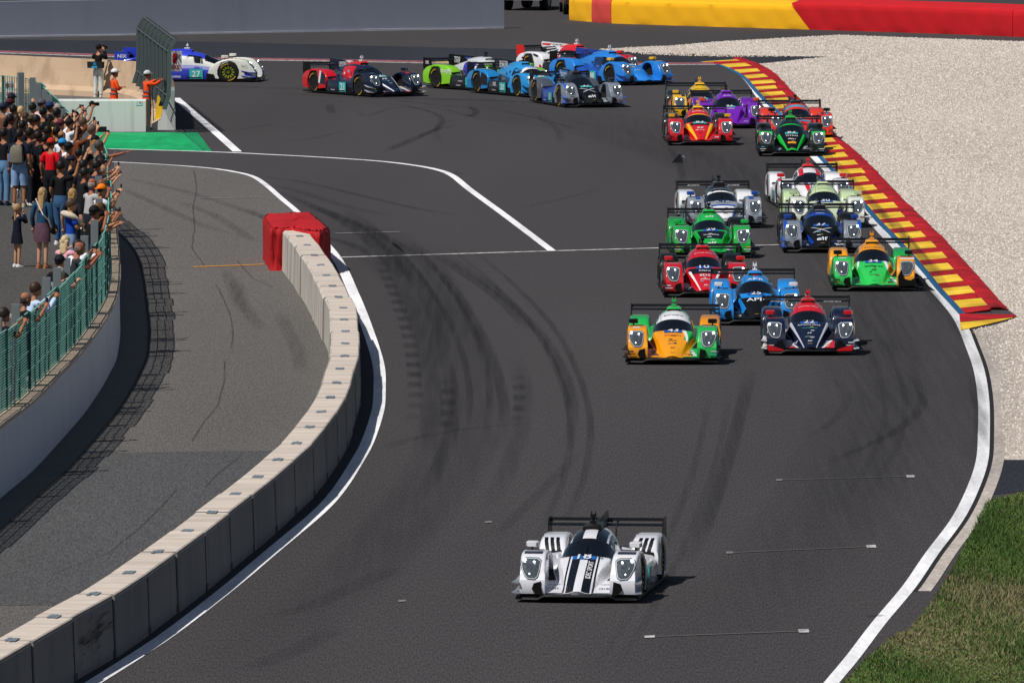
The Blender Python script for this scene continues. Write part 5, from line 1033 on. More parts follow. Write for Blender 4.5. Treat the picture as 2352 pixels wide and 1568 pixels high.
V['27'] = dict(base='#dfe0d4', fin='#2a3fc0', roof='#2a3fc8', rf='#2a3fc8', pod='#2a35a8', pod_cam=W, end='#2340b8', wing='#1c2f90', spoke='#b8c814', dive='#2a35a8', deck='#2a3fc8', plate=TEALP, mirror='#dfe0d4', deco=[
    ('side', -1, '27', W, .28, -.32, .27), ('side', -1, 'DUQUEINE', '#cfd4f0', .4, .4, .18), ('band', '#dfe0d4', .0, .22, -.9, 1.4), ('band', '#dfe0d4', .78, 1., -.9, 1.4), ('etext', 'NIX', W, .3), ('sidepatch', '#2a35b8', -1, [(-1.95, .22), (-2.2, .22), (-1.78, .42), (-1.74, .30)], .92), ('side', -1, 'SCOT', '#3a3a3a', .2, -1.9, .55)])
def place(key, px, py, yaw, label, local=(0, -2.35), z=0):
    p = at(px, py); return car(p.x, p.y, -math.radians(yaw), V[key], label, local)
FWR, RWR = (-.80, -1.37), (-.80, 1.63)
place('18', 1324, 1385, 6.5, 'white racing car with black centre stripes, alone at the front of the field')
place('43', 1544, 838, 1.6, 'orange racing car with green left side and white roof front, number 43')
place('22', 1861, 817, .3, 'navy racing car with red roof and red splitter corners, number 22')
place('25', 1739, 748, 0, 'light blue racing car with black nose, number 25, behind the navy one')
place('34', 2009, 670, .2, 'bright green racing car with yellow-orange cockpit and a broken front corner, beside the kerb')
r34 = [o for o in COL.objects if o.get('label', '').startswith('bright green')][0]
for o in [o for o in COL.objects if o.name.startswith('lamp') and o.parent and o.parent.parent == r34 and o.data.name.endswith('L')] + [o for o in COL.objects if o.name.startswith('lamp') and o.parent and o.parent.parent is not None and o.data.name.endswith('L') and o.parent.parent.name == r34.name]:
    try: bpy.data.objects.remove(o)
    except ReferenceError: pass
mb = MB(); mb.rings([[Vector((x, y + d, z)) for x, y, z in ((.93, -1.95, .42), (1.05, -2.05, .34), (1.22, -2.18, .12), (1.36, -2.26, .02), (1.24, -2.25, .03), (1.0, -2.2, .14), (.92, -2.1, .22))] for d in (0, .03)]); mb.obj('torn_panel', CARBON, r34)
mb = MB(); mb.rings([[Vector((x, -2.29 + d, z)) for x, z in ((.52, .36), (.60, .52), (.66, .30), (.80, .26), (.93, .34), (.93, .14), (.54, .12))] for d in (0, .02)]); mb.obj('broken_edge', CARBON, r34)
place('10', 1622, 684, -1.0, 'red racing car with black rear fenders and white edged nose, number 10')
place('29', 1637, 594, -1.2, 'green racing car with black flanks and a white word on its roof')
place('37', 1890, 582, -.5, 'black racing car with silver fenders and silver cross, in the right-hand file by the kerb')
place('47', 1668, 525, -3.3, 'grey and white racing car with blue mirrors behind the green one')
place('30', 1903, 524, -2, 'white racing car with pale green cockpit between white-red and black cars')
place('28', 1873, 481, -3, 'white racing car with two red stripes over its roof')
place('65', 1820, 360, 0, 'black racing car with bright green outlines beside the kerb')
place('51', 1611, 335, -1.5, 'red racing car with yellow lines on its nose and yellow mirrors')
place('20o', 1843, 321, -3.5, 'orange-red and blue striped racing car running on the kerb')
place('ao', 1681, 296, -3, 'purple racing car with orange mirrors')
place('yel', 1618, 277, -2.5, 'yellow racing car with dark cockpit behind the red and yellow one')
place('bx', 1368, 248, -14, 'black and silver racing car with blue fin, nearest of the pack leaving the hairpin')
place('20', 1195, 222.4, -25, 'sky blue racing car with black fin lettered in white, number 20', FWR)
place('21', 831, 221.5, -29, 'navy and red racing car with white stripes, number 21, turning through the hairpin', FWR)
place('tds', 1008, 203.5, -34, 'lime green racing car with a white word on its rear flank', RWR)
place('rm', 1330, 175, -33, 'white, red and black racing car with tall red striped fin', (0, 0))
place('88', 1407, 195, -31, 'mid-blue racing car with yellow mirrors, number 88', FWR)
place('27', 525.5, 188.7, -82, 'white and royal blue racing car, number 27, seen side-on behind the debris fence', FWR)
text = 'FIRE'; o = text_mb('FIRE', lambda u, v: Vector((u, -.016, -.18 + v)), .30).obj('lettering', mat('#a3111d', .5), fs)
o = text_mb('UCR', lambda u, v: Vector((u, -.0, v)), .9).obj('lettering', mat('#d8d8d8', .5), bd); p = at(560, 80); o.location = Vector((p.x, p.y + 2.9, 1.5)) - bd.location
# ------------------------------------------------------------------ people
PENDING = []          # (object with skin modifier, name) turned into plain meshes in one go
def skin_obj(name, verts, edges, radii, m, parent, smooth_lv=1, root=0):
    me = bpy.data.meshes.new(name); me.from_pydata(verts, edges, []); o = bpy.data.objects.new(name, me); COL.objects.link(o); o.parent = parent
    md = o.modifiers.new('skin', 'SKIN'); md.use_smooth_shade = True; md.branch_smoothing = .6
    sv = me.skin_vertices[0].data if me.skin_vertices else None
    if sv is None:
        bm = bmesh.new(); bm.from_mesh(me); bm.verts.layers.skin.verify(); bm.to_mesh(me); bm.free(); sv = me.skin_vertices[0].data
    for i, r in enumerate(radii):
        sv[i].radius = (r, r) if not isinstance(r, tuple) else r; sv[i].use_root = (i == root)
    if smooth_lv: o.modifiers.new('sub', 'SUBSURF').levels = smooth_lv; o.modifiers['sub'].render_levels = smooth_lv
    PENDING.append((o, m)); return o
def bake_skins():
    bpy.context.view_layer.update(); dg = bpy.context.evaluated_depsgraph_get(); new = []
    for o, m in PENDING: new.append(bpy.data.meshes.new_from_object(o.evaluated_get(dg)))
    for (o, m), me in zip(PENDING, new):
        old = o.data; o.modifiers.clear(); o.data = me; me.materials.clear(); me.materials.append(m); me.polygons.foreach_set('use_smooth', [True] * len(me.polygons))
        if o.get('extra'): pass
        bpy.data.meshes.remove(old)
    PENDING.clear()
POSES = {  # elbow and wrist of the right (+x) and left (-x) arm, facing +y, for a height of 1.75
    'down': [(.25, -.03, 1.13), (.27, .07, .88), (-.25, -.03, 1.13), (-.27, .07, .88)],
    'phone': [(.25, .20, 1.26), (.09, .40, 1.50), (-.25, .20, 1.26), (-.09, .40, 1.50)],
    'high': [(.25, .24, 1.56), (.11, .40, 1.84), (-.25, .24, 1.56), (-.11, .40, 1.84)],
    'high1': [(.25, .24, 1.56), (.15, .38, 1.86), (-.25, -.02, 1.14), (-.24, .12, .92)],
    'phone1': [(.25, .20, 1.24), (.13, .42, 1.48), (-.25, -.02, 1.14), (-.26, .1, .90)],
    'point': [(.30, .26, 1.42), (.38, .52, 1.50), (-.25, -.02, 1.14), (-.24, .12, .92)],
    'lean': [(.27, .16, 1.36), (.17, .40, 1.49), (-.27, .16, 1.36), (-.17, .40, 1.49)],
    'face': [(.20, .20, 1.24), (.09, .16, 1.54), (-.20, .20, 1.24), (-.09, .16, 1.54)],
    'crossed': [(.26, .06, 1.16), (-.06, .22, 1.18), (-.26, .06, 1.16), (.06, .24, 1.22)],
    'camera': [(.26, .12, 1.28), (.08, .24, 1.58), (-.26, .14, 1.28), (-.07, .30, 1.55)],
    'wave': [(.32, .10, 1.46), (.36, .16, 1.74), (-.25, -.02, 1.14), (-.24, .12, .92)]}
SKINS = {'a': '#b8825f', 'b': '#9f6a4c', 'c': '#c69377', 'd': '#7a4e38', 'e': '#985c45'}
def cloth(c, v=.2): return mat(c, .85, 0, .2, 0, v, 7, .25, name='cloth')
def head_mb(mb, hc, k, f=1.):
    rr = []
    for z, rx, ry, dy in ((-.125, .03, .035, .035), (-.115, .052, .06, .022), (-.08, .064, .078, .016), (-.03, .072, .092, .006), (.02, .076, .098, .0), (.07, .073, .092, -.005), (.105, .052, .066, -.008), (.122, .02, .028, -.01)):
        rr.append([Vector(hc) + Vector((rx * k * math.cos(t) , (ry * math.sin(t) + dy) * k, z * k)) for t in np.linspace(0, 2 * math.pi, 15)[:-1]])
    mb.rings(rr)
    h = Vector(hc); mb.rings([[h + Vector(p) * k for p in ((-.011, .088, z0 * 1.), (.011, .088, z0 * 1.), (0, .088 + d, z0 - .003))] for z0, d in ((.018, .004), (-.008, .03), (-.022, .016))])
    for s in (-1, 1): mb.ellipsoid(h + Vector((s * .076, -.006, -.012)) * k, (.012 * k, .02 * k, .032 * k), 6, 5)
def hand_mb(mb, w, d, k, curl=.5, s=1):
    """palm, four unequal bent fingers and a thumb, running on from wrist w along d"""
    w = Vector(w); d = Vector(d).normalized(); side = d.cross(Vector((0, 0, 1))); side = side.normalized() if side.length > .1 else Vector((1, 0, 0)); up = side.cross(d)
    mb.rings([[w + d * (a * k) + side * (x * k) + up * (z * k) for x, z in ((-b, -.011), (b, -.011), (b, .011), (-b, .011))] for a, b in ((-.01, .022), (.03, .036), (.085, .038))])
    for i, (o_, l) in enumerate(((-.028, .062), (-.010, .075), (.009, .07), (.026, .055))):
        a = w + d * (.08 * k) + side * (o_ * k); b = a + d * (l * .55 * k) - up * (curl * .02 * k); c = b + d * (l * .45 * (1 - curl * .6) * k) - up * (curl * .035 * k)
        mb.tube([a, b, c], [.0092 * k, .0085 * k, .007 * k], 5)
    a = w + d * (.02 * k) + side * (s * .026 * k); b = a + d * (.03 * k) + side * (s * .026 * k) - up * (.01 * k); c = b + d * (.032 * k) + side * (s * .004 * k); mb.tube([a, b, c], [.011 * k, .0105 * k, .008 * k], 5)
PG = 'spectators watching the start from the terrace'
def person(x, y, z, h, face, pose, skin, hair, top, bottom, label, hat=None, group=PG, sleeves='s', shoe='#d9d9d6', held=None, child=False, lean=0.):
    """hair: (style, colour); hat: (style, colour, brim) ; top/bottom: colour or (colour, kind)"""
    k = h / 1.75; r = R
    sk = mat(SKINS[skin], .6, 0, .3, 0, .08, 12, name='skin')
    root = empty('person', (x, y, z), math.radians(face) - math.pi / 2, label, 'person', group)
    S = lambda p: tuple(c * k for c in p)
    E1, W1, E2, W2 = POSES[pose]; ln = lambda p: (p[0], p[1] + lean * max(p[2] - .9, 0), p[2])
    st = r.uniform(-.03, .03)
    J = [(0, 0, .95), (0, .005, 1.08), (0, .01, 1.27), (0, -.005, 1.42), (0, .01, 1.50), (0, .02, 1.56)]         # 0..5 spine
    J += [(.10, .01, 1.40), (.185, .0, 1.395), E1, tuple(W1), (-.10, .01, 1.40), (-.185, .0, 1.395), E2, tuple(W2)]   # 6..9, 10..13
    J += [(.09, 0, .88), (.10, .02 + st, .49), (.105, -.01 + st, .09), (.115, .12 + st, .035), (-.09, 0, .88), (-.10, .02 - st, .49), (-.105, -.01 - st, .09), (-.115, .12 - st, .035)]  # 14..21
    J = [S(ln(p)) for p in J]
    E = [(0, 1), (1, 2), (2, 3), (3, 4), (4, 5), (3, 6), (6, 7), (7, 8), (8, 9), (3, 10), (10, 11), (11, 12), (12, 13), (0, 14), (14, 15), (15, 16), (16, 17), (0, 18), (18, 19), (19, 20), (20, 21)]
    Rr = [(.150, .105), (.135, .095), (.155, .11), (.12, .085), .052, .048, .07, .058, .043, .028, .07, .058, .043, .028, .082, .056, .038, .034, .082, .056, .038, .034]
    Rr = [tuple(c * k for c in q) if isinstance(q, tuple) else q * k for q in Rr]
    body = skin_obj('body', J, E, Rr, sk, root); body['extra'] = 1
    hk = 1. / max(k, .01) * k if not child else 1.08
    hc = Vector(J[5]) + Vector((0, .01 * k, .085 * k)); HK = k * (1.0 if not child else 1.12)
    mb = MB(); head_mb(mb, hc, HK)
    for wj, ej, s in ((9, 8, 1), (13, 12, -1)):
        w, e = Vector(J[wj]), Vector(J[ej]); d = (w - e).normalized()
        if pose in ('phone', 'high', 'camera') : d = (d + Vector((-s * .25, .1, .4))).normalized()
        hand_mb(mb, w, d, k, .15 if pose == 'point' and s > 0 else .6, s)
    EXTRA.append((body, mb))
    # eyes and brows, mouth: small dark shapes on the face
    mb = MB()
    for s in (-1, 1): mb.ellipsoid(hc + Vector((s * .03, .087, .016)) * HK, (.011 * HK, .006 * HK, .006 * HK), 6, 4)
    mb.box(tuple(hc + Vector((0, .082, -.062)) * HK), (.035 * HK, .01 * HK, .006 * HK)); EXTRA2 = mb.obj('face_features', mat('#3a221c', .6), root)
    # clothes: shells over the same skeleton
    tc, tk = top if isinstance(top, tuple) else (top, sleeves)
    g_ = .014 * k; ids = [0, 1, 2, 3, 6, 7, 10, 11]; V_ = [J[i] for i in ids]; RR = [Rr[i] for i in ids]; ed = [(0, 1), (1, 2), (2, 3), (3, 4), (4, 5), (3, 6), (6, 7)]
    V_[0] = (J[0][0], J[0][1], J[0][2] - .12 * k); RR[0] = (.168 * k, .118 * k)
    if tk != 'n':
        for a, b, c, sh in ((7, 8, 9, 5), (11, 12, 13, 7)):
            if tk == 's': V_.append(tuple(Vector(J[a]).lerp(Vector(J[b]), .8))); RR.append(.055 * k); ed.append((sh, len(V_) - 1))
            else:
                V_.append(J[b]); RR.append(Rr[b] * 1.05); ed.append((sh, len(V_) - 1)); V_.append(tuple(Vector(J[b]).lerp(Vector(J[c]), .93))); RR.append(.036 * k); ed.append((len(V_) - 2, len(V_) - 1))
    RR = [tuple(c + g_ for c in q) if isinstance(q, tuple) else q + g_ for q in RR]
    skin_obj('shirt' if tk != 'l' else 'jacket', V_, ed, RR, cloth(tc), root)
    bc, bk = bottom if isinstance(bottom, tuple) else (bottom, 'long')
    if bk in ('long', 'short'):
        mb = MB(); ell = lambda c, rx, ry, z: [Vector((c[0] + rx * k * math.cos(t), c[1] + ry * k * math.sin(t), z * k)) for t in np.linspace(0, 2 * math.pi, 15)[:-1]]
        mb.rings([ell((0, 0), rx, ry, z) for z, rx, ry in ((1.04, .150, .108), (.98, .162, .118), (.90, .176, .126), (.84, .172, .122), (.78, .12, .10))])
        for a, b, c in ((14, 15, 16), (18, 19, 20)):
            A, B, D = Vector(J[a]), Vector(J[b]), Vector(J[c]); rr = []; lim = 1. if bk == 'long' else .5
            for t, r_ in ((0, .098), (.22, .094), (.42, .08), (.5, .078), (.62, .072), (.8, .064), (.97, .062)):
                if t > lim: break
                p_ = A.lerp(B, t * 2) if t < .5 else B.lerp(D, t * 2 - 1); f_ = r_ * k * (1.12 if bk == 'short' else 1) * R.uniform(.97, 1.05)
                rr.append([p_ + Vector((f_ * math.cos(q), f_ * 1.05 * math.sin(q), 0)) for q in np.linspace(0, 2 * math.pi, 11)[:-1]])
            mb.rings(rr)
        me = mb.mesh('legwear', True, 60); fixup(me); link('trousers' if bk == 'long' else 'shorts', me, cloth(bc, .3), root)
    else:
        z1 = .58 if bk == 'dress' else .66; rr = []
        for q, (zz, f) in enumerate(((1.0, .155), (.85, .185), (.75, .20), (z1, .215 if bk == 'skirt' else .2))):
            rr.append([Vector((f * k * math.cos(t) * (1 + .05 * math.sin(5 * t + q)), f * .72 * k * math.sin(t) * (1 + .05 * math.cos(7 * t)), zz * k)) for t in np.linspace(0, 2 * math.pi, 19)[:-1]])
        mb = MB(); mb.rings(rr); me = mb.mesh('skirt', True, 60); fixup(me); link('skirt', me, cloth(bc, .5), root)
    for s, i in ((1, 16), (-1, 20)):
        a = Vector(J[i]); mb = MB(); rr = []
        for yy, w, zz in ((-.065, .03, .07), (-.04, .042, .085), (.04, .046, .075), (.12, .046, .05), (.17, .03, .035)):
            rr.append([Vector((a.x + w * k * c_, a.y + yy * k, max(.0, q))) for c_, q in ((-1, .0), (-1, zz * .6 * k), (-.5, zz * k), (.5, zz * k), (1, zz * .6 * k), (1, .0))])
        mb.rings(rr); me = mb.mesh('shoe', True, 50); fixup(me); link('shoe', me, mat(shoe, .6), root)
    # hair and hat
    if hair and hair[0] != 'bald':
        hm = mat(hair[1], .55, 0, .35, 0, .45, 25, .4, name='hair'); mb = MB()
        tilt = Matrix.Rotation(math.radians(24), 3, 'X')
        hf = HK * (.925 if hat else 1.); mb.ellipsoid(hc + Vector((0, -.012, .012)) * HK, (.091 * hf, .116 * hf, .130 * hf), 14, 8, 0, 1.82 if hair[0] != 'fringe' else 1.9, tilt)
        if hair[0] in ('long', 'curly', 'tail', 'bob'):
            L_ = {'long': .42, 'curly': .30, 'tail': .34, 'bob': .16}[hair[0]]; wd = {'long': .09, 'curly': .115, 'tail': .032, 'bob': .092}[hair[0]]; rr = []
            for q in range(8):
                t = q / 7; w = wd * (1 - .25 * t) * (1 + (.12 * math.sin(q * 2.4) if hair[0] == 'curly' else 0)); rr.append([hc + Vector((w * math.cos(a_), -.065 - .03 * t + (.045 if hair[0] != 'tail' else .022) * math.sin(a_), .03 - L_ * t)) * HK for a_ in np.linspace(0, 2 * math.pi, 13)[:-1]])
            mb.rings(rr)
        mb.obj('hair', hm, root, True)
    elif hair:
        mb = MB(); rr = []
        for zz, f in ((-.07, .96), (-.03, 1.02), (.01, 1.03), (.04, .98)): rr.append([hc + Vector((.076 * f * math.cos(a_), .098 * f * math.sin(a_) - .008, zz)) * HK for a_ in np.linspace(math.pi * .93, math.pi * 2.07, 13)])
        mb.rings(rr, closed=False); me = mb.mesh('hair', True); o = link('hair', me, mat(hair[1], .6, var=.4, scale=25, name='hair'), root); q = o.modifiers.new('s', 'SOLIDIFY'); q.thickness = .006
    if hat:
        hm = mat(hat[1], .75, 0, .25, 0, .2, 8, name='hat_cloth'); mb = MB()
        mb.ellipsoid(hc + Vector((0, -.006, .03)) * HK, (.099 * HK, .122 * HK, .118 * HK), 16, 6, 0, 1.62)
        o = mb.obj('cap' if hat[0] != 'helmet' else 'helmet', hm, root, True)
        if hat[0] in ('cap', 'back', 'helmet'):
            d = 1 if hat[0] != 'back' else -1; mb = MB(); rr = []
            for q, (yy, ww, zz) in enumerate(((.085, .078, .045), (.14, .072, .04), (.19, .045, .028))): rr.append([hc + Vector((ww * a_, d * (yy - .02 * a_ * a_), zz + .0)) * HK for a_ in np.linspace(-1, 1, 7)] + [hc + Vector((ww * a_, d * (yy - .02 * a_ * a_), zz + .008)) * HK for a_ in np.linspace(1, -1, 7)])
            mb.rings(rr); mb.obj('brim', mat(hat[2] if len(hat) > 2 else hat[1], .7), o, True)
        elif hat[0] == 'wide':
            mb = MB(); rr = [[hc + Vector((.10 * f * math.cos(t) * 1.0, .12 * f * math.sin(t), zz)) * HK for t in np.linspace(0, 2 * math.pi, 19)[:-1]] for f, zz in ((.9, .05), (1.7, .03), (1.7, .038), (.9, .06))]
            mb.rings(rr, caps=False); mb.obj('brim', hm, o, True)
    if held:
        w1, w2 = Vector(J[9]), Vector(J[13]); two = pose in ('phone', 'high', 'camera'); p = (w1 + w2) / 2 + Vector((0, .07, .085)) * k if two else w1 + Vector((-.01, .05, .10)) * k
        M_ = Matrix.Rotation(math.radians(face) - math.pi / 2, 3, 'Z'); q = M_ @ p + Vector((x, y, z))
        HELD.append((held, q, math.radians(face) - math.pi / 2, two, label))
    return root
EXTRA, HELD = [], []
def finish_people():
    bake_skins()
    for body, mb in EXTRA:          # head and hands join the body's own mesh
        bm = bmesh.new(); bm.from_mesh(body.data); me = mb.mesh('x'); bm.from_mesh(me); bm.to_mesh(body.data); bm.free(); bpy.data.meshes.remove(me)
        body.data.polygons.foreach_set('use_smooth', [True] * len(body.data.polygons))
    k = 0
    for kind, q, rz, two, label in HELD:
        k += 1
        if kind == 'phone':
            ho = two and k % 2; o = empty('phone', q, rz, 'dark phone held up by ' + holder(label), 'phone', 'phones held up by spectators'); mb = MB(); mb.box((0, 0, 0), (.16 if ho else .085, .012, .085 if ho else .165)); mb.obj('case', mat('#0f1013', .4), o)
            mb = MB(); mb.box((0, -.0075, 0), (.148 if ho else .076, .003, .076 if ho else .15)); mb.obj('screen', mat('#1c222b', .15), o)
        else:
            o = empty('camera', q, rz, 'black camera with lens held by ' + holder(label), 'camera', 'cameras held by spectators'); mb = MB(); mb.box((0, 0, 0), (.15, .07, .10)); mb.box((0, .0, .065), (.06, .06, .04)); mb.obj('camera_body', mat('#0d0d0f', .5), o)
            mb = MB(); mb.bar((0, .03, 0), (0, .20, 0), .04, .045, 12); mb.obj('lens', mat('#0a0a0c', .35), o)
def holder(l):
    w = l.split(); return ' '.join(w[:9])
